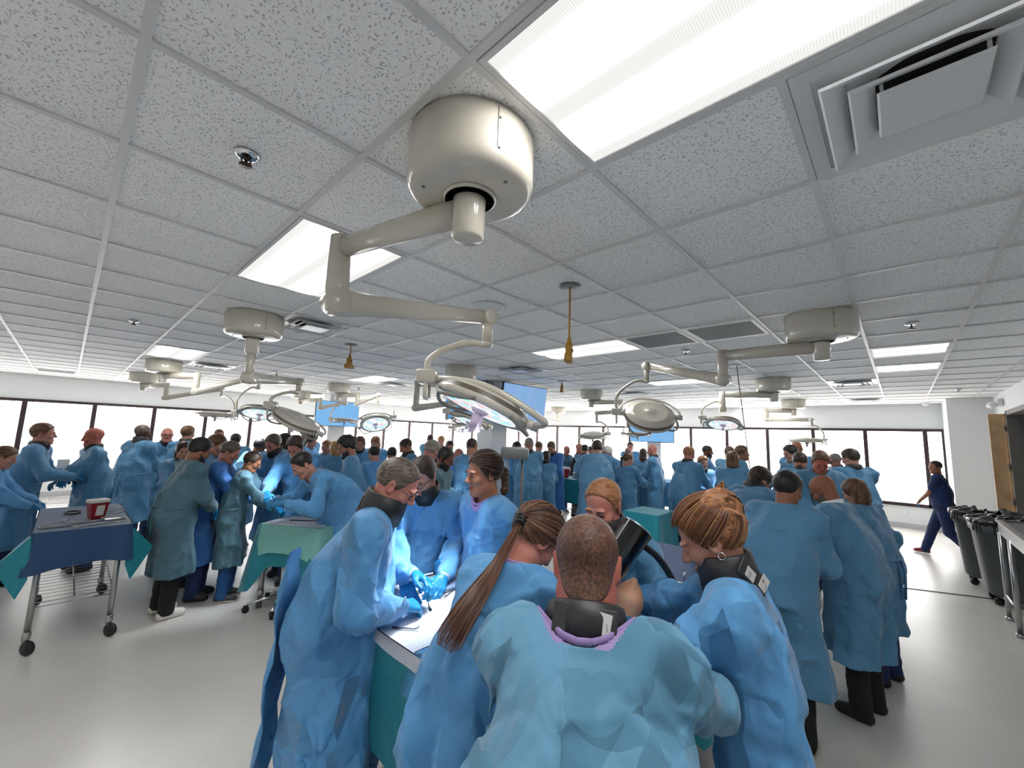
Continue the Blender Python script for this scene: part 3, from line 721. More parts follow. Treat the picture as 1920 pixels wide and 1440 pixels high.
class Vol:
    def __init__(s, lo, hi, res):
        s.lo = np.array(lo, np.float64); s.res = res
        n = np.maximum(np.ceil((np.array(hi) - s.lo)/res).astype(int) + 1, 4)
        s.n = n
        s.ax = [(s.lo[k] + res*np.arange(n[k])).astype(np.float32) for k in range(3)]
        s.F = np.full(n, 0.5, np.float32)
    def sub(s, lo, hi, pad):
        sl = []
        for k in range(3):
            a = int(np.floor((lo[k] - pad - s.lo[k])/s.res)); b = int(np.ceil((hi[k] + pad - s.lo[k])/s.res)) + 1
            a = max(a, 0); b = min(b, s.n[k])
            if b <= a: return None
            sl.append(slice(a, b))
        return tuple(sl)
    def grid(s, sl):
        return (s.ax[0][sl[0]][:, None, None], s.ax[1][sl[1]][None, :, None], s.ax[2][sl[2]][None, None, :])
    def put(s, sl, d, k, op):
        A = s.F[sl]
        if op == 'add':
            if k > 0:
                h = np.maximum(k - np.abs(A - d), 0)/k
                A[...] = np.minimum(A, d) - h*h*k*0.25
            else: A[...] = np.minimum(A, d)
        elif op == 'sub':
            d = -d
            if k > 0:
                h = np.maximum(k - np.abs(A - d), 0)/k
                A[...] = np.maximum(A, d) + h*h*k*0.25
            else: A[...] = np.maximum(A, d)
    def ell(s, c, r, k=0.0, op='add', R=None):
        c = np.array(c, float); r = np.array(r, float); m = r.max()
        pad = max(k, 0)*1.0 + 3*s.res
        bb = np.array([m]*3) if R is not None else r
        sl = s.sub(c - bb, c + bb, pad)
        if sl is None: return s
        X, Y, Z = s.grid(sl); x = X - c[0]; y = Y - c[1]; z = Z - c[2]
        if R is not None:
            x, y, z = R[0][0]*x + R[0][1]*y + R[0][2]*z, R[1][0]*x + R[1][1]*y + R[1][2]*z, R[2][0]*x + R[2][1]*y + R[2][2]*z
        k0 = np.sqrt((x/r[0])**2 + (y/r[1])**2 + (z/r[2])**2)
        k1 = np.sqrt((x/r[0]**2)**2 + (y/r[1]**2)**2 + (z/r[2]**2)**2) + 1e-9
        d = np.where(k0 < 1e-4, -r.min(), k0*(k0 - 1)/k1)
        s.put(sl, np.clip(d, -.5, .5), k, op); return s
    def cap(s, a, b, ra, rb=None, k=0.0, op='add', wob=0.0, ws=12.0, wo=0.0):
        if rb is None: rb = ra
        a = np.array(a, float); b = np.array(b, float); m = max(ra, rb) + abs(wob)
        sl = s.sub(np.minimum(a, b) - m, np.maximum(a, b) + m, max(k, 0) + 3*s.res)
        if sl is None: return s
        X, Y, Z = s.grid(sl); d_ = b - a; L2 = max(float(d_ @ d_), 1e-12)
        t = np.clip(((X-a[0])*d_[0] + (Y-a[1])*d_[1] + (Z-a[2])*d_[2])/L2, 0, 1)
        d = np.sqrt((X-a[0]-t*d_[0])**2 + (Y-a[1]-t*d_[1])**2 + (Z-a[2]-t*d_[2])**2) - (ra + (rb - ra)*t)
        if wob: d = d + wob*noise3(X*ws + wo, Y*ws + wo*1.7, Z*ws + wo*.3)
        s.put(sl, d, k, op); return s
    def mesh(s):
        """surface nets"""
        F = s.F; n = F.shape
        F[0] = np.maximum(F[0], 1e-4); F[-1] = np.maximum(F[-1], 1e-4); F[:, 0] = np.maximum(F[:, 0], 1e-4); F[:, -1] = np.maximum(F[:, -1], 1e-4)
        F[:, :, 0] = np.maximum(F[:, :, 0], 1e-4); F[:, :, -1] = np.maximum(F[:, :, -1], 1e-4)
        I = F < 0
        c = [slice(0, -1), slice(1, None)]
        cnt = np.zeros((n[0]-1, n[1]-1, n[2]-1), np.int8)
        for i in (0, 1):
            for j in (0, 1):
                for k in (0, 1): cnt += I[c[i], c[j], c[k]]
        act = (cnt > 0) & (cnt < 8)
        ix = np.argwhere(act)
        if len(ix) == 0: return np.zeros((0, 3)), np.zeros((0, 4), int)
        idx = np.full(act.shape, -1, np.int32); idx[act] = np.arange(len(ix))
        acc = np.zeros((len(ix), 3)); w = np.zeros(len(ix))
        i0, j0, k0 = ix.T
        cor = {}
        for a in (0, 1):
            for b in (0, 1):
                for d in (0, 1): cor[a, b, d] = F[i0+a, j0+b, k0+d]
        for ax in range(3):
            for p in (0, 1):
                for q in (0, 1):
                    if ax == 0: A, B = (0, p, q), (1, p, q)
                    elif ax == 1: A, B = (p, 0, q), (p, 1, q)
                    else: A, B = (p, q, 0), (p, q, 1)
                    fa = cor[A]; fb = cor[B]; x = (fa < 0) != (fb < 0)
                    t = np.where(x, fa/np.where(x, fa - fb, 1), 0)
                    base = np.array(A, float)[None, :].repeat(len(ix), 0); base[:, ax] += t
                    acc += base*x[:, None]; w += x
        V = (ix + acc/w[:, None])*s.res + s.lo
        Q = []
        for ax in range(3):
            sl0 = [slice(1, -1)]*3; sl0[ax] = slice(0, -1); sl1 = list(sl0); sl1[ax] = slice(1, None)
            A = I[tuple(sl0)]; B = I[tuple(sl1)]
            for pol in (0, 1):
                e = np.argwhere((A & ~B) if pol == 0 else (~A & B))
                if len(e) == 0: continue
                e = e.copy()
                for d in range(3):
                    if d != ax: e[:, d] += 1
                u, v = [(1, 2), (2, 0), (0, 1)][ax]
                def g(du, dv):
                    q = e.copy(); q[:, u] += du; q[:, v] += dv
                    return idx[q[:, 0], q[:, 1], q[:, 2]]
                q = np.stack([g(-1, -1), g(0, -1), g(0, 0), g(-1, 0)], 1)
                if pol == 1: q = q[:, ::-1]
                Q.append(q)
        return V, np.concatenate(Q)

def np_mesh(name, V, Q, mats, mi=None, parent=None):
    me = bpy.data.meshes.new(name)
    me.vertices.add(len(V)); me.vertices.foreach_set('co', np.asarray(V, np.float32).ravel())
    me.loops.add(Q.size); me.loops.foreach_set('vertex_index', Q.astype(np.int32).ravel())
    me.polygons.add(len(Q)); me.polygons.foreach_set('loop_start', np.arange(0, Q.size, 4, dtype=np.int32)); me.polygons.foreach_set('loop_total', np.full(len(Q), 4, np.int32))
    for m in mats: me.materials.append(m)
    if mi is not None: me.polygons.foreach_set('material_index', mi.astype(np.int32))
    me.polygons.foreach_set('use_smooth', np.ones(len(Q), bool))
    me.update(calc_edges=True); me.validate()
    return link(bpy.data.objects.new(name, me), parent)

def rotm(pitch=0, yaw=0, roll=0):
    """columns = local x,y,z; pitch down (deg) about x, yaw about z (left positive), roll about y"""
    p, y, r = math.radians(-pitch), math.radians(yaw), math.radians(roll)
    Rx = np.array([[1,0,0],[0,math.cos(p),-math.sin(p)],[0,math.sin(p),math.cos(p)]])
    Rz = np.array([[math.cos(y),-math.sin(y),0],[math.sin(y),math.cos(y),0],[0,0,1]])
    Ry = np.array([[math.cos(r),0,math.sin(r)],[0,1,0],[-math.sin(r),0,math.cos(r)]])
    return Rz @ Rx @ Ry
# ---------------------------------------------------------------- tables, carts, drapes, bins
def drape(name, x0, x1, y0, y1, z, drop, m, label, corner=.12, flare=.05, wav=.012, seed=1, cat='drape', group=None, parent=None, crown=0.0):
    """cloth over a rectangular top: flat field, hanging skirt, points at the corners"""
    rg = random.Random(seed); ph = [rg.uniform(0, 6.28) for _ in range(4)]
    n = 14; top = []; b = MB()
    per = []
    def side(a, c, k):
        for i in range(k): per.append((a[0] + (c[0]-a[0])*i/k, a[1] + (c[1]-a[1])*i/k))
    kx = max(8, int((x1-x0)/.035)); ky = max(8, int((y1-y0)/.035))
    side((x0, y0), (x1, y0), kx); side((x1, y0), (x1, y1), ky); side((x1, y1), (x0, y1), kx); side((x0, y1), (x0, y0), ky)
    N = len(per); cx, cy = (x0+x1)/2, (y0+y1)/2; rows = 9; V = []
    for r in range(rows):
        t = r/(rows-1)
        for i, (x, y) in enumerate(per):
            dc = min(math.hypot(x-a, y-c) for a in (x0, x1) for c in (y0, y1))
            w = math.exp(-(dc/.10)**2)
            nx = (1 if x >= x1-1e-6 else -1 if x <= x0+1e-6 else 0); ny = (1 if y >= y1-1e-6 else -1 if y <= y0+1e-6 else 0)
            l = math.hypot(nx, ny) or 1
            s = i*.035
            o = .006 + t*(wav*math.sin(s*9+ph[0]) + wav*.6*math.sin(s*21+ph[1]) + flare*w + .012)
            dz = (drop + corner*w + .012*math.sin(s*5+ph[2]))*t
            V.append((x + nx/l*o, y + ny/l*o, z + .004 - dz - .004*(r > 0)))
    F = []
    for r in range(rows-1):
        for i in range(N):
            a = r*N+i; c = r*N+(i+1) % N; F.append((a, a+N, c+N, c))
    b.add(V, F, 0, True)
    g = [[(x0 + (x1-x0)*i/n, y0 + (y1-y0)*j/n) for i in range(n+1)] for j in range(n+1)]
    TV = [(x, y, z + .004 + (0 if i in (0, n) or j in (0, n) else .0025*math.sin(x*31+ph[1])*math.sin(y*27+ph[3])) ) for j, row in enumerate(g) for i, (x, y) in enumerate(row)]
    b.add(TV, [(j*(n+1)+i, j*(n+1)+i+1, (j+1)*(n+1)+i+1, (j+1)*(n+1)+i) for j in range(n) for i in range(n)], 0, True)
    o = b.build(name, m, parent)
    if label: tag(o, label, cat, group)
    return o
def caster(b, x, y, par, r=.05):
    MB().lathe([(0, -.016), (r*.9, -.016), (r, -.010), (r, .010), (r*.9, .016), (0, .016)], 20, M=frame((.8, .6, 0), (x, y, r))).build('caster', BLACK, par)
def cart(name, x0, x1, y0, y1, z, label, shelf=.36, cat='cart', group=None, casters=True, leg=.0185):
    r = empty(name, ((x0+x1)/2, (y0+y1)/2, 0), 0, label, cat, group)
    w, l = (x1-x0)/2, (y1-y0)/2
    MB().rbox((-w, -l, z-.03), (w, l, z), .008).build('top', STEEL, r)
    for sx in (-1, 1):
        for sy in (-1, 1):
            x, y = sx*(w-.04), sy*(l-.04)
            g = MB().tube([(x, y, .09 if casters else .0), (x, y, z-.03)], leg, 12)
            g.lathe([(leg+.003, .11), (leg+.006, .115), (leg+.006, .16), (leg+.003, .165)], 12, M=Matrix.Translation((x, y, 0)))
            g.build('leg', STEEL, r)
            if casters: caster(MB(), x + .015, y - .01, r)
    if shelf:
        s = MB(); k = 12
        for i in range(k+1):
            yy = -l + .05 + (2*l-.1)*i/k; s.tube([(-w+.03, yy, shelf), (w-.03, yy, shelf)], .0025, 6)
        for sx in (-1, 0, 1): s.tube([(sx*(w-.04), -l+.04, shelf-.005), (sx*(w-.04), l-.04, shelf-.005)], .005, 6)
        for sy in (-1, 1): s.tube([(-w+.04, sy*(l-.04), shelf), (w-.04, sy*(l-.04), shelf)], .005, 6).tube([(-w+.04, sy*(l-.04), shelf-.03), (w-.04, sy*(l-.04), shelf-.03)], .004, 6)
        s.build('wire_shelf', STEEL, r)
    return r
def forceps(x, y, z, a, label, L=.15, group='steel instruments'):
    o = MB(); c, s = math.cos(a), math.sin(a)
    P = lambda u, v, h=0: (x + u*c - v*s, y + u*s + v*c, z + .005 + h)
    o.tube([P(-L*.5, .022), P(-L*.1, .005), P(L*.5, -.002)], [.0035, .004, .002], 6).tube([P(-L*.5, -.022), P(-L*.1, -.005), P(L*.5, .002)], [.0035, .004, .002], 6)
    for q in (1, -1): o.tube([P(-L*.5 - .014 + .014*math.cos(w*.7854), q*.022 + .014*math.sin(w*.7854)) for w in range(9)], .003, 6)
    t = o.build('forceps', STEEL); tag(t, label, 'instrument', group); return t
def rod(x, y, z, a, L, label, name='retractor', m=None, r=.004, group='steel instruments'):
    c, s = math.cos(a), math.sin(a)
    o = MB().tube([(x - c*L/2, y - s*L/2, z + r), (x + c*L*.3, y + s*L*.3, z + r), (x + c*L*.46, y + s*L*.46, z + r + .004), (x + c*L*.5, y + s*L*.5, z + r + .014)], [r*1.6, r, r, r*.8], 8).build(name, m or STEEL)
    tag(o, label, 'instrument', group); return o
def tray(x, y, z, w, l, a, label, h=.025, name='steel_tray', m=None):
    M = Matrix.Translation((x, y, z)) @ Matrix.Rotation(a, 4, 'Z')
    o = MB().box((-w/2, -l/2, 0), (w/2, l/2, .003), M=M).box((-w/2, -l/2, .003), (-w/2+.004, l/2, h), M=M).box((w/2-.004, -l/2, .003), (w/2, l/2, h), M=M).box((-w/2+.004, -l/2, .003), (w/2-.004, -l/2+.004, h), M=M).box((-w/2+.004, l/2-.004, .003), (w/2-.004, l/2, h), M=M).build(name, m or STEEL)
    tag(o, label, 'tray'); return o
def sharps(x, y, z, a, label, s=1.0):
    r = empty('sharps_container', (x, y, z), a, label, 'sharps container')
    b = MB(); V = []
    for zz, k in ((0, .042), (.012, .045), (.135, .060)): V += [(-k*s*1.0, -k*.8*s, zz*s), (k*s, -k*.8*s, zz*s), (k*s, k*.8*s, zz*s), (-k*s, k*.8*s, zz*s)]
    F = [(3, 2, 1, 0), (8, 9, 10, 11)] + [(i*4+j, i*4+(j+1) % 4, (i+1)*4+(j+1) % 4, (i+1)*4+j) for i in (0, 1) for j in range(4)]
    b.add(V, F); b.build('tub', REDBOX, r)
    MB().rbox((-.066*s, -.054*s, .135*s), (.066*s, .054*s, .165*s), .006*s).build('lid', LABELW, r)
    n = .003*s
    b = MB(); b.add([(-.024*s, -.0395*s-n, .03*s), (.030*s, -.0395*s-n, .03*s), (.034*s, -.0455*s-n, .115*s), (-.020*s, -.0455*s-n, .115*s)], [(0, 1, 2, 3)]); b.build('label', LABELW, r)
    return r

# draped instrument cart at left
LZ = .88
cart('instrument_cart', -.07, .45, 4.76, 6.05, LZ, 'steel instrument cart on casters at lower left under the navy drape')
drape('navy_drape', -.085, .465, 4.745, 6.0, LZ, .27, NAVYD, 'navy drape over the instrument cart at lower left', corner=.02, flare=.02, seed=3)
for (x, y, dx, dy, lb) in ((-.09, 4.73, -1, -.4, 'teal cloth corner hanging at the left front of the lower left cart'), (.47, 4.75, 1, -.25, 'teal cloth corner hanging at the right front of the lower left cart')):
    b = MB(); top = LZ - .02
    P = [Vector((x, y - .004, top)), Vector((x - dx*.012, y - .016, top - .30)), Vector((x + dx*.03, y + dy*.06, top - .42)), Vector((x + dx*.16, y + .10 + dy*.1, top - .20)), Vector((x + dx*.02, y + .26, top - .04)), Vector((x + dx*.012, y + .34, top - .30))]
    b.add(P + [p + Vector((-dx*.006, .006, .0)) for p in P], [(0, 1, 2, 3), (0, 3, 4), (3, 5, 4), (6, 9, 8, 7), (6, 10, 9), (9, 10, 11), (0, 6, 7, 1), (1, 7, 8, 2), (2, 8, 9, 3), (3, 9, 11, 5), (4, 5, 11, 10), (0, 4, 10, 6)])
    tag(b.build('teal_drape', TEAL), lb, 'drape')
sharps(.26, 5.16, LZ + .006, .3, 'red sharps container with white lid on the lower left cart')
ZT = LZ + .007
tray(.04, 4.92, ZT, .20, .07, .1, 'narrow steel tray at the near left corner of the lower left cart', h=.014)
tray(.36, 5.06, ZT, .13, .16, .2, 'small steel tray right of the red sharps container', h=.012)
for i, (x, y, a, L, lb) in enumerate(((.17, 5.0, .15, .26, 'long steel rod in front of the red sharps container'), (.33, 4.88, .12, .22, 'steel retractor near front edge of lower left cart'), (.36, 5.36, .1, .20, 'steel retractor behind red sharps container, nearest one'),
                                      (.37, 5.50, .1, .2, 'steel retractor behind red sharps container, middle one'), (.38, 5.66, .1, .2, 'steel retractor behind red sharps container, farthest one'))):
    rod(x, y, ZT, a, L, lb)
forceps(.08, 5.20, ZT, 1.2, 'steel forceps left of the red sharps container'); forceps(.22, 4.84, ZT, .2, 'steel forceps at the front edge of lower left cart')
o = MB().tube([(.12 + .05*math.cos(w*.4488), 5.55 + .09*math.sin(w*.4488), ZT + .008) for w in range(15)], .008, 8).build('cable_coil', BLACK); tag(o, 'small black coiled cable at the back of lower left cart', 'cable')

# second draped cart farther back at left
cart('instrument_cart', .50, 1.0, 8.7, 10.2, .92, 'steel cart under dark blue drape behind the bald man at left')
drape('navy_drape', .485, 1.015, 8.685, 10.2, .92, .36, NAVYD, 'dark blue drape on the cart behind the bald man at left', corner=.04, seed=5)
tray(.72, 9.1, .927, .25, .32, .1, 'steel tray on the dark blue cart behind the bald man')
for i, (x, y, a) in enumerate(((.66, 9.0, .2), (.78, 9.2, .5), (.70, 9.3, -.2))): forceps(x, y, .932, a, 'steel instruments in tray on the dark blue cart', group='instruments in the far left tray')
# work table by the left windows
cart('work_table', -.55, .35, 10.2, 11.2, .90, 'steel work table by the left windows', casters=False, cat='table')
drape('blue_drape', -.56, .36, 10.19, 11.2, .90, .10, LBLUE, 'bright blue drape on the work table by the left windows', corner=.02, seed=8)
b = MB().rbox((-.05, 10.5, .907), (.10, 10.72, 1.06), .01).build('tissue_box', LABELW); tag(b, 'white box on the work table by left windows', 'box')

# mint draped operating table, centre left, its end turned towards us
MT = Matrix.Translation((1.54, 4.33, 0)) @ Matrix.Rotation(-math.pi/3, 4, 'Z')
def put(o): o.matrix_world = MT @ o.matrix_basis; return o
MZ = .78
put(cart('operating_table', -.33, .33, .03, .95, MZ, 'steel operating table under the mint towel at centre left', shelf=0, cat='operating table', casters=False, leg=.025))
put(drape('teal_drape', -.34, .34, .02, .95, MZ, .36, TEAL, 'long teal drape falling from the mint draped table, left side', corner=.26, flare=.10, wav=.025, seed=11))
put(drape('mint_towel', -.30, .36, .0, .42, MZ + .012, .26, MINT, 'mint green towel over the front end of centre left table', corner=.04, flare=.01, wav=.012, seed=12, cat='towel'))
v = Vol((-.4, .1, MZ), (.4, 1.1, MZ + .36), .014)
v.cap((.02, .42, MZ + .05), (.22, .62, MZ + .12), .07, .10, k=.05); v.cap((.22, .62, MZ + .12), (.30, .85, MZ + .08), .10, .09, k=.05)
v.cap((-.08, .46, MZ + .03), (-.02, .85, MZ + .06), .05, .09, k=.08)
X, Y, Z = v.grid((slice(None),)*3); v.F += (.012*np.abs(noise3(X*14, Y*14, Z*14))).astype(np.float32); v.F = np.maximum(v.F, MZ + .02 - Z).astype(np.float32)
q = v.mesh(); o = np_mesh('teal_towel', q[0], q[1], [mat('sea_green_towel', srgb(52, 124, 136), rough=.8, bump=(50, .4, .006))]); tag(o, 'blue-green towel heaped on the mint draped table', 'towel'); put(o)
put(drape('white_sheet', -.26, .30, .03, .36, MZ + .026, .02, WDRAPE, 'creased white paper sheet on top of the mint towel', corner=0, flare=.0, seed=15, cat='sheet'))
put(rod(.05, .18, MZ + .034, .3, .3, 'dark bent rod lying on the creased white sheet', m=BLACK))
# instrument stand with star base beside it
r = empty('instrument_stand', (1.60, 4.50, 0), .4, 'pole stand with castered star base beside the mint draped table', 'stand')
MB().tube([(0, 0, .07), (0, 0, .74)], .013, 12).build('pole', CHROME, r)
for k in range(5):
    w = k*1.2566; c, s = math.cos(w), math.sin(w)
    MB().tube([(0, 0, .12), (c*.15, s*.15, .10), (c*.28, s*.28, .07)], [.014, .012, .009], 8).build('leg', CHROME, r)
    MB().lathe([(0, -.012), (.03, -.012), (.03, .012), (0, .012)], 14, M=frame((-s, c, 0), (c*.28, s*.28, .03))).rbox((c*.28-.016, s*.28-.016, .03), (c*.28+.016, s*.28+.016, .066), .004).build('caster', BLACK, r)

# near operating table
TZ = .92
cart('operating_table', .97, 1.67, .74, 1.93, TZ, 'near operating table between the foreground group', shelf=.3, cat='operating table', casters=False, leg=.022)
drape('teal_drape', .955, 1.685, .72, 1.95, TZ, .42, TEAL, 'teal drape hanging from the near operating table', corner=.05, flare=.03, seed=21)
drape('white_drape', .945, 1.695, 1.19, 1.96, TZ + .008, .03, WDRAPE, 'brightly lit white drape on the near operating table', corner=.0, flare=.0, wav=.004, seed=22)
drape('blue_drape', .95, 1.69, .73, 1.32, TZ + .014, .10, LBLUE, 'pale blue drape across the near end of the near operating table', corner=.03, seed=23)
for i, (x, y, a, lb) in enumerate(((1.22, 1.74, .6, 'steel scissors on the white drape, nearest the glasses man'), (1.30, 1.80, .3, 'steel scissors on the white drape beside the first pair'), (1.38, 1.78, .9, 'steel scissors on the white drape below the facing man glove'), (1.42, 1.70, .2, 'dark-handled forceps at right on the white drape'))):
    forceps(x, y, TZ + .016, a, lb, .16)
rod(1.02, 1.50, TZ + .016, -.9, .11, 'thin steel rod alone on the white drape', r=.003); rod(1.21, 1.60, TZ + .016, 1.2, .05, 'small dark pin on the white drape', m=BLACK, r=.003)
b = MB().rbox((1.33, 1.70, TZ + .015), (1.52, 1.86, TZ + .035), .004, M=None).build('instrument_pad', mat('steel_blue_pad', srgb(120, 140, 165), rough=.5)); tag(b, 'blue-grey instrument pad under scissors on the white drape', 'pad')

# draped instrument table behind the bun-haired woman, and the ones beneath the crowd
cart('instrument_table', 2.35, 3.3, .86, 1.46, .92, 'navy draped table right of the black gooseneck tube', shelf=0, cat='table', casters=False)
drape('navy_drape', 2.335, 3.315, .845, 1.475, .92, .10, mat('dull_blue_drape', srgb(42, 74, 120), rough=.6, bump=(20, .3, .01)), 'dull blue drape on the table right of the black gooseneck tube', corner=.02, seed=31)
drape('teal_drape', 2.33, 3.32, .84, 1.48, .905, .62, TEAL, 'teal drape below the dull blue one, right of the black gooseneck tube', corner=.03, seed=32)
o = MB().tube([(2.42, 1.0, .936), (2.46, .93, .936), (2.60, .90, .936), (2.66, .94, .936)], .004, 8).tube([(2.5, .95, .936), (2.5, .95, .975), (2.52, .94, .98)], .005, 8).build('bent_retractor', CHROME); tag(o, 'bright bent steel retractor on the dull blue table', 'instrument')
for k, (x, y, lb) in enumerate(((2.98, 1.05, 'left of two white cartons behind the bun-haired woman'), (3.12, 1.02, 'right of two white cartons behind the bun-haired woman'))):
    o = MB().rbox((x-.03, y-.025, .927), (x+.03, y+.025, 1.06 + .03*k), .003).build('carton', LABELW); tag(o, lb, 'box')
def work_table(x0, x1, y0, y1, m, lab1, lab2, drop=.4, seed=40, z=.92):
    cart('operating_table', x0+.02, x1-.02, y0+.02, y1-.02, z, lab1, shelf=.32, cat='operating table', casters=True)
    drape('table_drape', x0, x1, y0, y1, z, drop, m, lab2, corner=.1, flare=.05, seed=seed)
work_table(6.62, 7.42, 4.25, 5.0, TEAL, 'steel cart below the teal drape at centre right', 'teal drape on the cart with the red sharps bucket', .42, 41, .94)
sharps(6.78, 4.98-.12, .947, 1.2, 'red sharps bucket on the teal cart at centre right', 1.25)
o = MB().rbox((6.86, 4.62, .947), (6.98, 4.74, 1.06), .008).build('tissue_box', LABELW); tag(o, 'white dispenser box right of the red sharps bucket', 'box')
drape('blue_wrap', 6.72, 7.0, 4.36, 4.58, .955, .02, LBLUE, 'folded pale blue wrap on the teal cart', corner=0, seed=44, cat='wrap')
o = MB().rbox((6.85, 4.35, .34), (7.25, 4.75, .44), .01).build('steel_case', mat('dark_case', srgb(70, 72, 76), rough=.4)); tag(o, 'dark case on lower shelf of the teal cart', 'case')
work_table(3.0, 3.6, 3.95, 4.9, WDRAPE, 'steel table under white drape behind the dark-skinned man', 'lit white drape on the table behind the dark-skinned man', .25, 45)
work_table(6.55, 7.35, .95, 1.9, TEAL, 'steel table below the right-hand crowd', 'teal drape below the right-hand crowd', .4, 46)
work_table(8.1, 8.9, 3.0, 3.7, LBLUE, 'steel table right of the bald man in profile', 'bright blue drape right of the bald man in profile', .45, 47)
work_table(5.55, 6.15, 2.45, 2.95, TEAL, 'small steel table left of the stout man', 'teal drape on the small table left of the stout man', .55, 48, .72)
# grey microscope on its post
r = empty('microscope', (3.72, 3.42, 0), .8, 'grey box-shaped microscope on a post left of the shaved grey man', 'microscope')
MB().rbox((-.12, -.17, 1.45), (.12, .17, 1.59), .03).build('head', mat('scope_grey', srgb(120, 122, 124), rough=.4), r)
MB().tube([(.0, -.10, .10), (0, -.10, 1.50)], .014, 10).build('post', DKTRIM, r); MB().tube([(.02, .08, 1.2), (.02, .08, 1.5)], .012, 10).build('tube', STEEL, r)
MB().rbox((-.2, -.25, .0), (.2, .25, .08), .02).build('base', DKTRIM, r)

# waste bins at right
def NPA(p): return np.array(p, float)
def bin_(x, y, a, label):
    r = empty('waste_bin', (x, y, 0), a, label, 'waste bin', 'grey waste bins')
    g = mat('bin_grey', srgb(84, 90, 94), rough=.45, bump=(30, .1, .004))
    b = MB(); V = []
    for z, w, d in ((.10, .20, .22), (.14, .225, .25), (.80, .275, .31), (.80, .295, .33), (.90, .30, .335), (.905, .28, .315)):
        for k in range(24):
            t = k*math.pi/12; c, s = math.cos(t), math.sin(t)
            V.append((w*math.copysign(abs(c)**.45, c), d*math.copysign(abs(s)**.45, s), z))
    F = [(i*24+k, i*24+(k+1) % 24, (i+1)*24+(k+1) % 24, (i+1)*24+k) for i in range(5) for k in range(24)] + [tuple(range(24))[::-1]]
    b.add(V, F, 0, True); b.build('body', g, r)
    vv = Vol((-.36, -.40, .74), (.36, .40, 1.06), .014)
    for k in range(26):
        t = k*2*math.pi/26; c, s = math.cos(t), math.sin(t)
        p = NPA((.295*math.copysign(abs(c)**.45, c), .33*math.copysign(abs(s)**.45, s), .915)); 
        q = .295*math.copysign(abs(math.cos(t+.25))**.45, math.cos(t+.25)), .33*math.copysign(abs(math.sin(t+.25))**.45, math.sin(t+.25)), .915
        vv.cap(p, NPA(q), .026, k=.02); vv.cap(p + NPA((0, 0, -.01)), p + NPA((0, 0, -.10 - .05*math.sin(k*2.3)**2)), .016, .012, k=.03)
        vv.cap(p*NPA((1, 1, 1)), p*NPA((.55, .55, 1)) + NPA((0, 0, .03 + .03*math.sin(k*1.7))), .02, .024, k=.03)
    X, Y, Z = vv.grid((slice(None),)*3); vv.F += (.014*np.abs(noise3(X*18, Y*18, Z*16))).astype(np.float32)
    q = vv.mesh(); np_mesh('bin_liner', q[0], q[1], [mat('black_bag', srgb(16, 16, 18), rough=.22, bump=(25, .5, .012))], None, r)
    for sx in (-1, 1):
        for sy in (-1, 1): caster(MB(), sx*.15, sy*.17, r, .045)
bin_(7.62, -.88, .05, 'grey wheeled waste bin with black liner, nearest the steel table'); bin_(8.45, -.78, -.05, 'grey wheeled waste bin with black liner, behind the other')
# stainless sink table at the right edge
r = empty('steel_sink_table', (5.9, -1.0, 0), 0, 'stainless steel sink table at the right picture edge', 'table')
b = MB().box((-1.1, -.27, .86), (1.1, .27, .87)).box((-1.1, .25, .86), (1.1, .28, 1.0)).box((-1.1, -.28, .86), (1.1, -.25, 1.0)).box((1.08, -.27, .86), (1.1, .27, 1.0)).box((-1.1, -.27, .86), (-1.08, .27, 1.0)).box((-1.12, .25, .99), (1.12, .30, 1.004)).box((1.08, -.29, .99), (1.12, .3, 1.004))
b.build('basin', STEEL, r)
for x in (-1.0, .45, 1.0):
    for y in (-.24, .28):
        MB().tube([(x, y, .0), (x, y, .88)], .02, 12).tube([(x, y, 0), (x, y, .03)], .03, 12).build('leg', STEEL, r)
MB().tube([(.45, .28, .25), (1.0, .28, .25)], .014, 10).build('rail', STEEL, r)
# ---------------------------------------------------------------- people
def strand_mat(name, c):
    return mat('strand_' + name, c, rough=.38, spec=.45)
def strands(par, name, paths, cols, seed=1, r=.0016):
    """locks of hair as fine tubes, each path a list of points"""
    b = MB(); rg = random.Random(seed)
    for p in paths:
        k = len(p); rr = r*rg.uniform(.7, 1.3)
        b.tube(p, [rr*(.5 + .5*math.sin(math.pi*min(1, .15 + i/(k-1)*.85))) for i in range(k)], 4, rg.randrange(len(cols)), cap=False)
    return b.build(name, cols, par)
def combed(i, target, n, cols, seed=1, lift=.004, r=.0017, lowside=-.02):
    """hair combed over the skull from the hairline to a gathering point (head frame)"""
    rg = random.Random(seed); c = NP((0, -.014, .036)); rad = NP((.0875, .107, .098)) + lift
    tg = unit((NP(target) - c)/rad); paths = []
    for k in range(n):
        u = rg.uniform(-1, 1); a = abs(u)
        if a < .45: st = NP((u*.13, .085 - .10*a*a, .076 + .012*rg.random()))
        elif a < .8: st = NP((math.copysign(.070, u), .075 - (a-.4)*.17, .074 - (a-.45)*.24))
        else: st = NP((math.copysign(.074, u), -.02 - (a-.8)*.28, lowside - (a-.8)*.28))
        s0 = unit((st - c)/rad); om = math.acos(max(-1, min(1, float(s0 @ tg)))); pts = []
        lf = 1 + rg.uniform(-.01, .035); wv = rg.uniform(-.05, .05)
        for q in range(10):
            t = q/9; dd = (math.sin((1-t)*om)*s0 + math.sin(t*om)*tg)/max(math.sin(om), 1e-3)
            dd = unit(dd + NP((0, 0, wv*math.sin(math.pi*t))))
            p = c + dd*rad*(lf - .02*(t > .95))
            pts.append(Vector(tuple((i['R'] @ p + i['hc'])*i['s'])))
        paths.append(pts)
    return paths
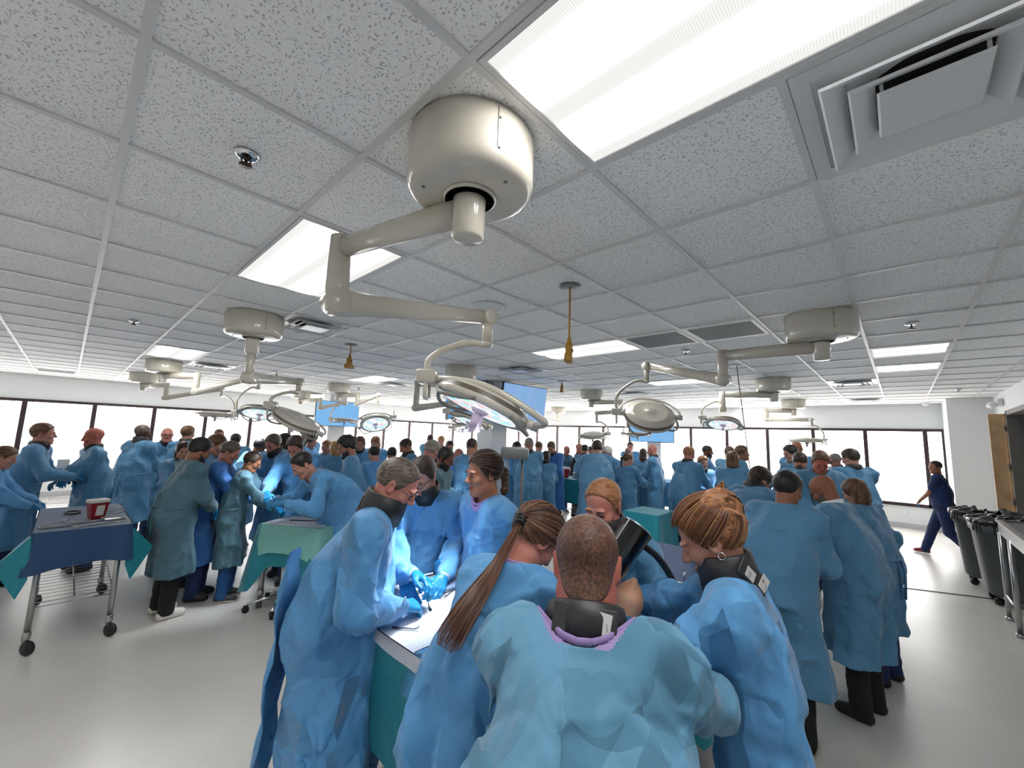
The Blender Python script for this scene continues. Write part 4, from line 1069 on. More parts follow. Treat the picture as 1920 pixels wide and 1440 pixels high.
SKINS = {'fair': srgb(177, 133, 115), 'pink': srgb(180, 124, 109), 'tan': srgb(156, 110, 86), 'olive': srgb(142, 97, 73), 'brown': srgb(102, 63, 46), 'dark': srgb(67, 41, 32), 'red': srgb(171, 102, 86)}
HAIRS = {'black': (srgb(14, 12, 12), srgb(48, 40, 38)), 'dark': (srgb(30, 22, 18), srgb(76, 56, 44)), 'brown': (srgb(58, 38, 26), srgb(124, 88, 60)), 'grey': (srgb(84, 78, 72), srgb(156, 148, 138)),
         'white': (srgb(190, 186, 180), srgb(232, 228, 222)), 'blond': (srgb(120, 82, 48), srgb(206, 164, 112)), 'auburn': (srgb(88, 52, 32), srgb(186, 128, 84)), 'ginger': (srgb(120, 76, 48), srgb(176, 124, 84)),
         'pepper': (srgb(52, 44, 38), srgb(128, 112, 98)), 'rust': (srgb(58, 36, 28), srgb(116, 78, 60)), 'streak': (srgb(40, 26, 20), srgb(112, 82, 64))}
GOWNS = {'blue': srgb(80, 142, 194), 'mid': srgb(74, 126, 164), 'teal': srgb(62, 98, 114), 'deep': srgb(46, 98, 164), 'pale': srgb(84, 136, 168)}
TROUS = {'black': srgb(16, 16, 18), 'navy': srgb(24, 44, 86), 'blue': srgb(28, 76, 128), 'khaki': srgb(70, 62, 44), 'grey': srgb(70, 74, 80)}
NP = np.array
def unit(v):
    v = NP(v, float); return v/max(np.linalg.norm(v), 1e-9)
def cross(a, b): return np.cross(a, b)

def hairline(y, low, nape=0, fh=0):
    ys = [-.13, -.085, -.06, -.034, -.012, .012, .034, .05, .066, .09, .13]
    zs = [-.085, -.078, -.062, -.03, -.006, -.012, .012, .05, .072, .085, .085]
    z = np.interp(y, ys, zs)
    return z + low*np.where(y < .03, -1.0, -.1)*.03 - nape*.03*np.clip((-.03 - y)/.05, 0, 1) + fh*.016*(y > .03)

def head_volume(P, nb, res):
    v = Vol(np.minimum([-.1, -.125, -.13], nb - .075), np.maximum([.1, .135, .14], nb + .075), res)
    f = P.get('sex', 'm') == 'f'; jw = .9 if f else 1.0; jaw = P.get('jaw', 1.0)*jw
    v.ell((0, -.014, .036), (.075, .096, .084))
    v.ell((0, .022, -.030), (.060, .064, .080), .03)
    v.cap((-.012, .066, -.097), (.012, .066, -.097), .021*jaw, k=.03)
    for s in (-1, 1):
        v.cap((s*.048*jaw, .0, -.066), (s*.016, .06, -.094), .022*jaw, .019*jaw, k=.03)
        v.ell((s*.042, .058, -.026), (.022, .022, .02), .022)
        v.ell((s*.032, .082, .021), (.02, .012, .008), .014)
    v.cap((0, -.02, -.04), nb, .055*jaw*P.get('neckw', 1), .062*P.get('neckw', 1), k=.03)
    v.cap((0, .082, .016), (0, .104, -.026), .0085, .0115, k=.012)
    v.ell((0, .106, -.030), (.010, .009, .0085), .008)
    for s in (-1, 1):
        v.ell((s*.0125, .094, -.032), (.0075, .010, .0075), .008)
        v.ell((s*.032, .1, .0), (.018, .016, .0125), .016, 'sub')
        v.ell((s*.0315, .0765, .0005), (.0125, .0125, .0115), .004)
        R = rotm(0, -s*22, s*10).T
        v.ell((s*.078, -.012, -.004), (.009, .021, .033), .010, R=R)
        v.ell((s*.087, -.008, -.002), (.007, .012, .021), .006, 'sub', R=R)
    v.cap((-.016, .0865, -.0605), (.016, .0865, -.0605), .0058, k=.006)
    v.cap((-.013, .086, -.0710), (.013, .086, -.0710), .0066, k=.006)
    v.cap((-.024, .085, -.0655), (.024, .085, -.0655), .0022, k=.004, op='sub')
    return v

def head_mats(V, Q, P, hd):
    c = V[Q].mean(1); x, y, z = c.T; ax = np.abs(x)
    mi = np.zeros(len(Q), np.int32)
    lip = (((ax/.0235)**2 + ((z + .0658)/.0125)**2) < 1) & (y > .078)
    mi[lip] = 1
    e = np.sqrt((ax - .0315)**2 + (y - .0765)**2 + ((z - .0005)*1.1)**2) < .0132
    eye = e & (np.abs(z - .0005) < (.0042 if P.get('hp', 0) < 25 else .0026)) & (ax > .0225) & (ax < .0415) & (y > .076)
    mi[eye] = 2
    mi[eye & (((ax - .0315)**2 + z*z) < .0066**2)] = 3
    brow = (np.abs(z - (.0235 - .25*np.abs(ax - .03))) < .0032) & (ax > .012) & (ax < .046) & (y > .055)
    mi[brow] = 4
    if hd == 'stubble':
        mi[(z < .0) & (z < -.048 + .9*np.maximum(.05 - y, 0)) & (y > .0) & (mi == 0)] = 4
    return mi

def smax_plane(F, d, k):
    h = np.maximum(k - np.abs(F - d), 0)/k
    return np.maximum(F, d) + h*h*k*0.25

def hair_volume(P, kind, res, dn, seed):
    """dn: direction of gravity in the head frame"""
    long_ = P.get('hlen', .25)
    lo = [-.125, -.16, -.13]; hi = [.125, .125, .17]
    tail = P.get('tail')
    ext = []
    if kind == 'long':
        base = [(x, yb, -.01) for x, yb in ((-.066, -.03), (-.05, -.065), (-.018, -.088), (.018, -.088), (.05, -.065), (.066, -.03))]
        for b in base: ext.append((NP(b), NP(b) + dn*.09 + NP((0, -.012, 0)), NP(b)*NP((.85, 1, 1)) + dn*long_ + NP((0, -.02, 0))))
    if kind == 'pony' and tail is None:
        t0 = NP((0, -.105, .02)); P['tail'] = tail = [t0, t0 + NP((0, -.035, -.005)) + dn*.03, t0 + NP((0, -.04, 0)) + dn*.14, t0 + NP((0, -.03, 0)) + dn*long_]
    allp = [p for e_ in ext for p in e_] + (list(tail) if tail is not None else [])
    if allp:
        A = NP(allp); lo = np.minimum(lo, A.min(0) - .05); hi = np.maximum(hi, A.max(0) + .05)
    v = Vol(lo, hi, res)
    t = {'short': .013, 'buzz': .0035, 'fringe': .007, 'curly': .027, 'long': .016, 'pony': .011, 'bun': .014, 'flat': .008, 'thick': .020}[kind]
    v.ell((0, -.014, .036), (.0775 + t*.8, .0985 + t*.75, .086 + t))
    if P.get('nape') and P.get('nb') is not None:
        v.cap((0, -.02, -.04), NP((0, -.02, -.04))*.35 + P['nb']*.65, (.055 + .004)*P.get('neckw', 1), (.0595 + .004)*P.get('neckw', 1), k=.02)
    X, Y, Z = np.meshgrid(*v.ax, indexing='ij')
    low = {'long': 2.4, 'pony': .2, 'bun': .4}.get(kind, 0)
    m = (hairline(Y, low, P.get('nape', 0), P.get('fh', 0)) - Z)*.75
    if kind in ('long',):
        m = np.where(Y > .0, (np.interp(Y, [0, .03, .06, .075, .13], [-.08, -.05, .03, .076, .082]) - Z)*.75, m)
    if kind == 'fringe': m = np.maximum(m, (Z - .052)*.8)
    if kind == 'buzz' and P.get('recede'): m = np.maximum(m, (Y - .045)*.7)
    fr = 60 if kind == 'curly' else 34
    amp = {'curly': .009, 'buzz': .0008, 'flat': .002, 'fringe': .002}.get(kind, .0035)
    v.F += (amp*noise3(X*fr + seed, Y*fr*(1 if kind == 'curly' else .45), Z*fr*(1 if kind == 'curly' else .8))).astype(np.float32)
    v.F = smax_plane(v.F, m, .016).astype(np.float32)
    for (a, b, c) in ext:
        v.cap(a, b, .026, .024, k=.02, wob=.006, ws=30, wo=seed); v.cap(b, c, .024, .012, k=.02, wob=.006, ws=30, wo=seed)
    if tail is not None:
        n = len(tail)
        rr = P.get('tailr') or [.016, .024, .022, .012][:n]
        for i in range(n - 1):
            v.cap(tail[i], tail[i+1], rr[i], rr[i+1], k=.012, wob=.005, ws=40, wo=seed)
    if kind == 'bun':
        bp = NP(P.get('bun', (0, -.115, .03)))
        v.ell(bp, (.060, .050, .052), .03); v.ell(bp + NP((.03, .03, .025)), (.04, .04, .03), .02); v.ell(bp + NP((-.03, .02, .02)), (.04, .04, .03), .02)
        v.F += (.004*noise3(X*26 + Z*20, Y*26 + Z*14, Z*30) * (np.sqrt((X-bp[0])**2 + (Y-bp[1])**2 + (Z-bp[2])**2) < .075)).astype(np.float32)
        for i in range(7):
            w = i*.9 + seed; q = bp + NP((.05*math.cos(w), -.01, .045*math.sin(w)))
            v.cap(q, q + NP((.025*math.cos(w + .8), -.025, .03*math.sin(w + .8))), .012, .004, k=.012)
    return v

def beard_volume(P, res, full):
    v = Vol((-.1, -.03, -.16), (.1, .13, .02), res)
    v.ell((0, .024, -.032), (.066, .068, .086))
    v.cap((-.014, .068, -.103), (.014, .068, -.103), .026 + .012*full, k=.03)
    for s in (-1, 1): v.cap((s*.052, .0, -.066), (s*.018, .062, -.1), .026, .024, k=.03)
    X, Y, Z = np.meshgrid(*v.ax, indexing='ij')
    up = np.interp(Y, [-.03, .01, .03, .06, .09], [.01, -.01, -.04, -.048, -.043])
    v.F = smax_plane(v.F, (Z - up)*.8, .012); v.F = smax_plane(v.F, (.008 - Y)*.8, .012)
    v.F += .0025*noise3(X*70, Y*70, Z*50).astype(np.float32)
    v.F = v.F.astype(np.float32)
    v.ell((0, .1, -.066), (.024, .02, .0085), .006, 'sub')
    return v

def hand_volume(wr, d, n, right, curl, res, grow=0.0, spread=1.0):
    d = unit(d); n = unit(n - d*float(np.dot(n, d))); t = cross(d, n) if right else cross(n, d)
    pts = []
    v = Vol(NP(wr) - .21, NP(wr) + .21, res)
    g = grow
    v.cap(wr - d*.035, wr + d*.012, .026 + g, .024 + g)
    lat = [.031, .011, -.010, -.029]; fwd = [.086, .090, .085, .074]
    seg = [(.042, .025, .021), (.046, .029, .021), (.042, .027, .021), (.032, .020, .019)]
    for i in range(4):
        k0 = wr + d*.012 + t*lat[i]*.55; k1 = wr + d*fwd[i] + t*lat[i]
        v.cap(k0, k1, .0150 + g, .0125 + g, k=.012)
        a = 0.0; p = k1; fd = unit(d + t*lat[i]*spread*1.6)
        c_ = curl if not isinstance(curl, (list, tuple)) else curl[i]
        for L, b, r0 in zip(seg[i], (55, 62, 40), (.0098, .0088, .0078)):
            a += math.radians(b*c_)
            q = p + (fd*math.cos(a) + n*math.sin(a))*L
            v.cap(p, q, r0 + g, r0*.9 + g, k=.003 if p is not k1 else .008); p = q
    a = wr + d*.022 + t*.022 + n*.006; b = wr + d*.052 + t*.048 + n*.018; c = wr + d*.084 + t*.058 + n*.030; e = wr + d*.108 + t*.052 + n*.038
    v.cap(a, b, .0145 + g, .0125 + g, k=.014); v.cap(b, c, .0118 + g, .0105 + g, k=.004); v.cap(c, e, .0105 + g, .0085 + g, k=.003)
    return v

def ik(S, W, l1, l2, pole):
    S = NP(S); W = NP(W); D = W - S; L = np.linalg.norm(D)
    if L > (l1 + l2)*.995: W = S + D/L*(l1 + l2)*.995; D = W - S; L = np.linalg.norm(D)
    L = max(L, .12)
    a = (l1*l1 - l2*l2 + L*L)/(2*L); h = math.sqrt(max(l1*l1 - a*a, 0)); u = D/L
    p = NP(pole, float); p = unit(p - u*float(p @ u))
    return S + u*a + p*h, W

ARMS = {'work': ((.13, .42, 1.06), (-.13, .42, 1.06), (.6, -.35, -.7)), 'fold': ((-.06, .25, 1.13), (.06, .28, 1.09), (.9, .1, -.5)),
        'down': ((.25, .05, .84), (-.25, .05, .84), (.25, -1, 0)), 'clasp': ((.06, .27, 1.0), (-.06, .27, 1.0), (.8, -.35, -.4)),
        'hip': ((.25, .06, .98), (-.25, .06, .98), (1, -.5, .1)), 'high': ((.10, .36, 1.25), (-.10, .36, 1.25), (.8, -.1, -.7)),
        'hold': ((.07, .38, 1.14), (-.16, .30, 1.10), (.7, -.3, -.6)), 'back': ((.10, -.17, .98), (-.10, -.17, .98), (1, -.4, .3))}
NPEOPLE = [0]
def facets(p, seed, sp):
    """crumpled paper: patches of plane tilts with soft creases between"""
    rs = np.random.RandomState(seed); C_ = rs.rand(16, 16, 16, 3).astype(np.float32); D_ = (rs.randn(16, 16, 16, 3)*NP((.42, .42, .26))).astype(np.float32)
    q = (p/sp).astype(np.float32); b = np.floor(q).astype(np.int32); num = np.zeros(len(p), np.float32); den = np.full(len(p), 1e-12, np.float32)
    for i in (-1, 0, 1):
        for j in (-1, 0, 1):
            for k in (-1, 0, 1):
                g = b + np.array((i, j, k), np.int32); m = g & 15
                d = q - (g + C_[m[:, 0], m[:, 1], m[:, 2]])
                w = np.exp(-(d*d).sum(1)/.07); num += w*(d*D_[m[:, 0], m[:, 1], m[:, 2]]).sum(1); den += w
    out = num/den*sp
    return np.clip(out, -.028, .022)
def person(pos, yaw, label, depth, sex='m', skin='fair', hair='short', hc='brown', gown='blue', lean=6, hp=12, hy=0, hr=0, arms='work',
           build=1.0, trousers='navy', shoes='black', gloves=True, collar=False, glasses=False, beard=None, hands=None, poles=None, curl=.45, palm=None,
           extras=None, hem=.40, group='gowned attendees', tone=None, lab=None, shirt=None, walk=False, grow=1.0, maxs=1.13, **P):
    NPEOPLE[0] += 1; seed = NPEOPLE[0]*3.7
    P['sex'] = sex; P['hp'] = hp
    px = depth/FOCAL_PX
    # skeleton, metres for a 1.75 m figure, facing +Y
    ln = math.radians(lean)
    pel = NP((0, -.14*math.sin(ln), .965))
    d1 = NP((0, math.sin(ln*.75), math.cos(ln*.75))); d2 = NP((0, math.sin(min(ln*1.12, 1.5)), math.cos(min(ln*1.12, 1.5))))
    wst = pel + d1*.20; c7 = wst + d2*.325
    R = rotm(hp, hy, hr)
    na = math.radians(.55*lean + .30*hp)
    nd = NP((0, math.sin(na), math.cos(na)))
    hc_ = c7 + nd*.105 + R @ NP((0, .022, .045))
    s = min(max(pos[2]/hc_[2], .84), maxs)*1.0
    ca, sa = math.cos(math.radians(yaw - 90)), math.sin(math.radians(yaw - 90))
    root = NP((pos[0], pos[1])) - s*NP((ca*hc_[0] - sa*hc_[1], sa*hc_[0] + ca*hc_[1]))
    spread = .178*(.9 if sex == 'f' else 1.0)*(1 + (build - 1)*.4)
    sh = c7 - d2*.055 + NP((0, .015, 0))
    SR = sh + NP((spread, 0, 0)); SL = sh + NP((-spread, 0, 0))
    aR, aL, pole = ARMS[arms] if isinstance(arms, str) else (ARMS['work'][0], ARMS['work'][1], (.6, -.3, -.7))
    wR, wL = NP(aR), NP(aL)
    if isinstance(arms, str) and arms in ('work', 'clasp', 'high', 'hold', 'fold'):
        sf = NP((0, .55*(sh[1]), 0)); wR = wR + sf; wL = wL + sf
    if isinstance(arms, str) and arms == 'down': wR = wR + NP((0, sh[1]*.6, 0)); wL = wL + NP((0, sh[1]*.6, 0))
    if hands:      # world targets for (right, left)
        for i, h in enumerate(hands):
            if h is None: continue
            q = NP(h, float); dx, dy = q[0] - root[0], q[1] - root[1]
            l = NP((ca*dx + sa*dy, -sa*dx + ca*dy, q[2]))/s
            if i == 0: wR = l
            else: wL = l
    pr = NP(pole, float); pl = pr*NP((-1, 1, 1))
    if poles: pr, pl = NP(poles[0], float), NP(poles[1], float)
    ER, wR = ik(SR, wR, .285, .255, pr); EL, wL = ik(SL, wL, .285, .255, pl)
    hips = [(.085, pel[1], .92), (-.085, pel[1], .92)]
    if walk: knees = [(.09, .16, .50), (-.09, -.06, .47)]; ank = [(.09, .30, .09), (-.09, -.40, .12)]
    else: knees = [(.10, pel[1]*.5 + .02, .50), (-.10, pel[1]*.5 + .02, .50)]; ank = [(.115, -.02, .085), (-.115, -.02, .085)]
    # ---- skin: one mesh
    hres = float(np.clip(px*1.0, .0026, .0085))
    nb = R.T @ (c7 - hc_ + NP((0, 0, -.02)))/P.get('hscale', 1.0)
    P['nb'] = nb
    hv, hq = head_volume(P, nb, hres).mesh()
    hm = head_mats(hv, hq, P, beard)
    hs_ = P.get('hscale', 1.0); R = R*hs_
    hw = hv @ R.T + hc_
    bres = float(np.clip(px*2.5, .012, .022))
    b = Vol((-.5, -.55, -.01), (.5, 1.0, 1.62), bres)
    W_ = .088*build
    for q in (-1, 1):
        b.cap((q*.06, pel[1], pel[2] - .02), wst + NP((q*.055, 0, 0)), .095*build, W_, k=.06)
        b.cap(wst + NP((q*.055, 0, 0)), c7 - d2*.14 + NP((q*.06, 0, 0)), W_, .075, k=.06)
    b.cap(SL, SR, .046, k=.05); b.cap(c7 + NP((0, 0, .0)), c7 - d2*.05, .052, .06, k=.04)
    for S_, E_, Wr in ((SR, ER, wR), (SL, EL, wL)):
        b.cap(S_, E_, *((.036, .030) if shirt is None else (.048, .042)), k=.03); b.cap(E_, Wr, .030 if shirt is None else .042, .026, k=.02)
    for h_, k_, a_ in zip(hips, knees, ank):
        b.cap(h_, k_, .085, .058, k=.05); b.cap(k_, a_, .056, .038, k=.02); b.cap(NP(a_) + NP((0, 0, -.035)), NP(a_) + NP((0, .13, -.05)), .034, .03, k=.03)
    bv, bq = b.mesh()
    Vs = [hw, bv]; Qs = [hq, bq + len(hw)]; ms = [hm, np.zeros(len(bq), np.int32)]; off = len(hw) + len(bv)
    nR = NP(palm[0] if palm else (-.55, .1, -.8)); nL = NP(palm[1] if palm else (.55, .1, -.8))
    dR = unit(wR - ER); dL = unit(wL - EL)
    if arms in ('work', 'clasp', 'hold', 'high'): dR = unit(dR + NP((-.3, .2, -.25))); dL = unit(dL + NP((.3, .2, -.25)))
    if arms == 'down': nR = NP((-1, 0, 0)); nL = NP((1, 0, 0))
    hdr = float(np.clip(px*1.1, .003, .009)); gl = []
    show_hands = P.get('show_hands', depth < 9)
    if show_hands:
        for wr, d_, n_, rt in ((wR, dR, nR, True), (wL, dL, nL, False)):
            g_ = gloves if not isinstance(gloves, tuple) else gloves[0 if rt else 1]
            v, q = hand_volume(wr, d_, n_, rt, curl, hdr, .0015 if g_ else 0).mesh()
            if g_: gl.append((v, q))
            else: Vs.append(v); Qs.append(q + off); ms.append(np.zeros(len(q), np.int32)); off += len(v)
    dk, lt = HAIRS[hc]
    sk = SKINS[skin]
    mats = [skin_mat('skin_' + skin, sk), mat('lip_' + skin, (sk[0]*.8, sk[1]*.5, sk[2]*.5, 1), rough=.4), mat('eye_white', srgb(120, 112, 108), rough=.45), mat('iris_dark', srgb(48, 34, 26), rough=.15), mat('brow_' + hc, dk, rough=.7)]
    body = np_mesh('person', np.concatenate(Vs)*s, np.concatenate(Qs), mats, np.concatenate(ms))
    body.location = (root[0], root[1], 0); body.rotation_euler = (0, 0, math.radians(yaw - 90))
    tag(body, label, 'person', group)
    par = body
    for v, q in gl: np_mesh('glove', v*s, q, [GLOVE], None, par)
    # ---- hair and beard
    dn = unit(R.T @ NP((0, 0, -1.0)))
    if hair != 'bald':
        hrs = float(np.clip(px*1.1, .0028, .009))
        if P.get('tailw') is not None:      # tail points in world space
            tl = []
            for q in P['tailw']:
                dx, dy = q[0] - root[0], q[1] - root[1]
                l = NP((ca*dx + sa*dy, -sa*dx + ca*dy, q[2]))/s
                tl.append(R.T @ (l - hc_)/hs_**2)
            P['tail'] = tl
        v, q = hair_volume(P, hair, hrs, dn, seed).mesh()
        ax = {'long': 'Z', 'pony': P.get('haxis', 'Y'), 'bun': P.get('haxis', 'Y'), 'curly': '0', 'buzz': '0'}.get(hair, P.get('haxis', 'Y'))
        hmn = hair_mat('hair_%s_%s%d' % (hc, ax, 1 if depth < 2.6 else 0), dk, lt, ax, 130 if depth < 2.6 else 70)
        np_mesh('hair', (v @ R.T + hc_)*s, q, [hmn], None, par)
        if hair == 'pony' and depth < 3:
            tl = NP(P['tail'][0]) @ R.T + hc_
            ax_ = unit(NP(P['tail'][1]) @ R.T + hc_ - tl)
            m_ = MB()
            for k in (-.008, .004, .014):
                M_ = frame(tuple(ax_), tuple((tl + ax_*k)*s))
                m_.tube([M_ @ Vector((.020*math.cos(w*.524), .020*math.sin(w*.524), .002*math.sin(w*2.1))) for w in range(13)], .0055, 8)
            m_.build('hair_tie', BLACK, par)
    if beard and beard != 'stubble':
        v, q = beard_volume(P, max(hres, .0035), 1.0 if beard == 'full' else .3).mesh()
        np_mesh('beard', (v @ R.T + hc_)*s, q, [hair_mat('hair_%s_00' % hc, dk, lt, '0', 70)], None, par)
    if glasses:
        g = MB(); Mh = Matrix([list(R[i]*s) + [hc_[i]*s] for i in range(3)] + [[0, 0, 0, 1]]); tr = max(.0016, px*.45)
        for q in (-1, 1):
            ring = [Mh @ Vector((q*.033 + .0245*math.cos(w*.3927), .1035 - .02*abs(math.cos(w*.3927))*(1 if q*math.cos(w*.3927) > 0 else 0), -.001 + .0175*math.sin(w*.3927))) for w in range(17)]
            g.tube(ring, tr, 6); g.tube([Mh @ Vector((q*.057, .088, .004)), Mh @ Vector((q*.078, .045, .008)), Mh @ Vector((q*.081, -.01, .006))], tr, 6)
        g.tube([Mh @ Vector((-.009, .108, .004)), Mh @ Vector((.009, .108, .004))], tr, 6)
        g.build('glasses', BLKGLOSS, par)
    # ---- gown or shirt
    gres = float(np.clip(px*2.0, .0065, .02))
    if shirt is None:
        v = Vol((-.55, -.62, hem - .03), (.55, 1.02, 1.66), gres)
        w = build
        for q in (-1, 1):
            v.cap((q*.075, pel[1], pel[2]), wst + NP((q*.072, .005, 0)), .132*w, .126*w, k=.08)
            v.cap(wst + NP((q*.072, .005, 0)), c7 - d2*.15 + NP((q*.085, .005, 0)), .126*w, .118, k=.08)
            v.cap((q*.08, pel[1], pel[2] + .02), (q*.125, pel[1]*.6 + .03, hem - .1), .132*w, .150*w, k=.08)
            v.cap(c7 - d2*.015, sh + NP((q*spread*.8, 0, .01)), .066, .07, k=.05)
        v.cap(SL, SR, .075, k=.05)
        if lean > 14:      # cloth falling from the chest
            v.cap(wst + d2*.12 + NP((0, .03, -.03)), (0, pel[1] + .10, hem + .1), .12*w, .15*w, k=.1)
        el = .012
        for q, S_, E_, Wr in ((1, SR, ER, wR), (-1, SL, EL, wL)):
            E2 = E_ + NP((0, 0, -el))
            v.cap(S_ - NP((q*.012, 0, .012)), E2, .072, .066, k=.05); v.cap(E2, Wr - unit(Wr - E_)*.03, .070, .046, k=.035)
            v.cap(E2, Wr - unit(Wr - E_)*.08 + NP((0, 0, -.018)), .06, .048, k=.03)
        X, Y, Z = v.grid((slice(None),)*3)
        near = np.abs(v.F) < .09
        ii = np.nonzero(near); x = v.ax[0][ii[0]]; y = v.ax[1][ii[1]]; z = v.ax[2][ii[2]]
        A = grow
        lowb = np.clip((1.0 - z)/.5, 0, 1)                      # long vertical folds in the skirt
        n1 = noise3(x*8 + seed, y*8, z*2.2 + seed); n2 = noise3(x*8 + z*2 + seed, y*8 + 5, z*6 - x*2 + seed*2)
        n3 = noise3(x*19 + z*9 + seed, y*19 - z*6, z*17 + seed); n4 = noise3(x*33 + seed, y*33, z*30)
        dsp = (np.abs(n1) - .28)*.050*lowb + (np.abs(n2) - .25)*.034*(1 - .5*lowb) + ((np.abs(n3) - .25)*.014 + (np.abs(n4) - .25)*.004)*(1.0 if depth < 2.6 else .45)
        if depth < 2.6: dsp = dsp*.55 + (facets(np.stack([x, y, z*.55], 1), int(seed*10), .19)*.40 + facets(np.stack([x, y, z*.7], 1), int(seed*10) + 5, .085)*.20)*P.get('crisp', 1.0) + .003
        if P.get('flap') is not None: dsp = dsp - .010/(1 + np.exp(-np.clip((x - P['flap'] - .10*(c7[2] - z))/.0025, -30, 30)))*(y < sh[1] - .02)
        na0 = c7 + NP((0, .012, -.012)); na1 = na0 + nd*.2; nr = .066*P.get('neckw', 1) + P.get('open', .0)
        tt = (x - na0[0])*nd[0] + (y - na0[1])*nd[1] + (z - na0[2])*nd[2]
        rr = np.sqrt(np.maximum((x - na0[0])**2 + (y - na0[1])**2 + (z - na0[2])**2 - tt*tt, 0))
        dsp = dsp*np.where(tt > -.16, np.clip((rr - nr - .01)/.09, 0, 1), 1)      # the neck edge lies smooth
        v.F[ii] = v.F[ii] + (dsp*A).astype(np.float32)
        # hem cut, neck opening
        wav = hem + .012*np.sin(X*14 + seed) + .010*np.sin(Y*17)
        v.F = np.maximum(v.F, (wav - Z)*.9).astype(np.float32)
        v.cap(na0, na1, nr, nr + .05, k=.008, op='sub')
        gv, gq = v.mesh(); GV = gv
        c = gv[gq].mean(1); gm = np.zeros(len(gq), np.int32)
        if depth < 5:
            u = nd; t_ = (c - na0) @ u; rd = np.linalg.norm((c - na0) - t_[:, None]*u, axis=1)
            gm[(rd < nr + .013) & (t_ > -.035)] = 1
            for E_, Wr in ((ER, wR), (EL, wL)):
                gm[(np.linalg.norm(c - Wr, axis=1) < .034)] = 2
        if P.get('openback'): gm[(c[:, 1] < pel[1] - .02 - .05*np.clip(c[:, 2] - 1.0, 0, 1)) & (np.abs(c[:, 0] - P['openback']) < .10) & (c[:, 2] < c7[2] - .18)] = 3
        gc = GOWNS[gown]; gmat = gown_mat('gown_%s_%d' % (gown, depth < 2.6), gc, .6 if depth < 2.6 else .35)
        np_mesh('gown', gv*s, gq, [gmat, LILAC if depth < 3.2 else gmat, CUFF, mat('grey_green_scrubs', srgb(92, 104, 104), rough=.85)], gm, par)
        if depth < 2.6:      # lilac neck binding along the real edge of the cloth
            e1 = unit(cross(nd, (1, 0, 0))); e2 = cross(nd, e1); rel = gv - na0; t_ = rel @ nd; a_ = rel - t_[:, None]*nd; rd = np.linalg.norm(a_, axis=1); th = np.arctan2(a_ @ e2, a_ @ e1)
            ok = (rd < nr + .035) & (t_ > -.10); ring = []
            for k in range(28):
                w_ = (k + .5)/28*2*math.pi - math.pi; dlt = np.abs((th - w_ + math.pi) % (2*math.pi) - math.pi)
                q = ok & (dlt < .16)
                if not q.any(): continue
                sc_ = t_[q]*.3 - np.abs(rd[q] - nr - .006); j = np.nonzero(q)[0][np.argmax(sc_)]; ring.append(gv[j])
            if len(ring) > 8:
                for _ in range(3): ring = [sum(ring[(k + d) % len(ring)] for d in (-1, 0, 1))/3 for k in range(len(ring))]
                ring = [q*s for q in ring]
                MB().tube([tuple(q) for q in ring] + [tuple(ring[0])], .0065, 8, cap=False, sect=(.8, 1.3)).build('neck_binding', LILAC, par)
        if 2.6 < depth < 9 and lean < 13:      # waist tie
            pts = []
            for k in range(25):
                w_ = k*2*math.pi/24; pts.append(((pel[0] + .222*w*math.cos(w_))*s, (pel[1] + .012 + .158*w*math.sin(w_))*s, (pel[2] + .10 + .008*math.sin(3*w_))*s))
            tz = MB().tube(pts, .009*s, 6, cap=False, sect=(.35, 1.2))
            for q in (-1, 1): tz.tube([((q*.03)*s, (pel[1] - .148*w)*s, (pel[2] + .10)*s), ((q*.045)*s, (pel[1] - .165*w)*s, (pel[2] - .02)*s), ((q*.03)*s, (pel[1] - .16*w)*s, (pel[2] - .22)*s)], .009*s, 6, sect=(1.2, .3))
            tz.build('waist_tie', gmat, par)
    else:
        v = Vol((-.5, -.4, .85), (.5, .7, 1.62), gres)
        for q in (-1, 1):
            v.cap((q*.07, pel[1], .92), wst + NP((q*.07, .01, 0)), .128*build, .125*build, k=.08)
            v.cap(wst + NP((q*.07, .01, 0)), c7 - d2*.14 + NP((q*.075, 0, 0)), .125*build, .112, k=.08)
            v.cap(c7 - d2*.02, sh + NP((q*spread*.8, 0, .01)), .06, .062, k=.05)
        v.cap(SL, SR, .068, k=.05)
        for S_, E_ in ((SR, ER), (SL, EL)): v.cap(S_, S_ + (E_ - S_)*.72, .07, .064, k=.05)
        X, Y, Z = v.grid((slice(None),)*3)
        v.F += .012*np.abs(noise3(X*12 + seed, Y*12 + 0*Z, Z*8 + 0*X)).astype(np.float32)
        v.cap(c7 + NP((0, .02, 0)), c7 + nd*.2, .064, .1, op='sub')
        sv, sq = v.mesh(); np_mesh('scrub_top', sv*s, sq, [mat('cloth_' + shirt, TROUS[shirt], rough=.8)], None, par)
    # ---- trousers and shoes, only as much as shows
    top = .50 if shirt is None else .98
    tv_ = Vol((-.36, -.6, .04), (.36, .5, top + .12), float(np.clip(px*2, .010, .018)))
    for h_, k_, a_ in zip(hips, knees, ank):
        if shirt is not None: tv_.cap(NP(h_) + NP((0, 0, .02)), k_, .112, .082, k=.05)
        else: tv_.cap(NP(k_) + NP((0, 0, .05)), k_, .08, .078, k=.02)
        tv_.cap(k_, NP(a_) + NP((0, .0, -.02)), .078, .066, k=.02, wob=.006, ws=22, wo=seed)
    if shirt is not None: tv_.ell((0, pel[1], .95), (.2*build, .14*build, .12), .06)
    v, q = tv_.mesh(); np_mesh('trousers', v*s, q, [mat('cloth_' + trousers, TROUS[trousers], rough=.85)], None, par)
    SH = {'black': srgb(20, 20, 22), 'white': srgb(206, 200, 192), 'taupe': srgb(168, 150, 134), 'red': srgb(134, 26, 30), 'stripe': srgb(52, 52, 56)}[shoes]
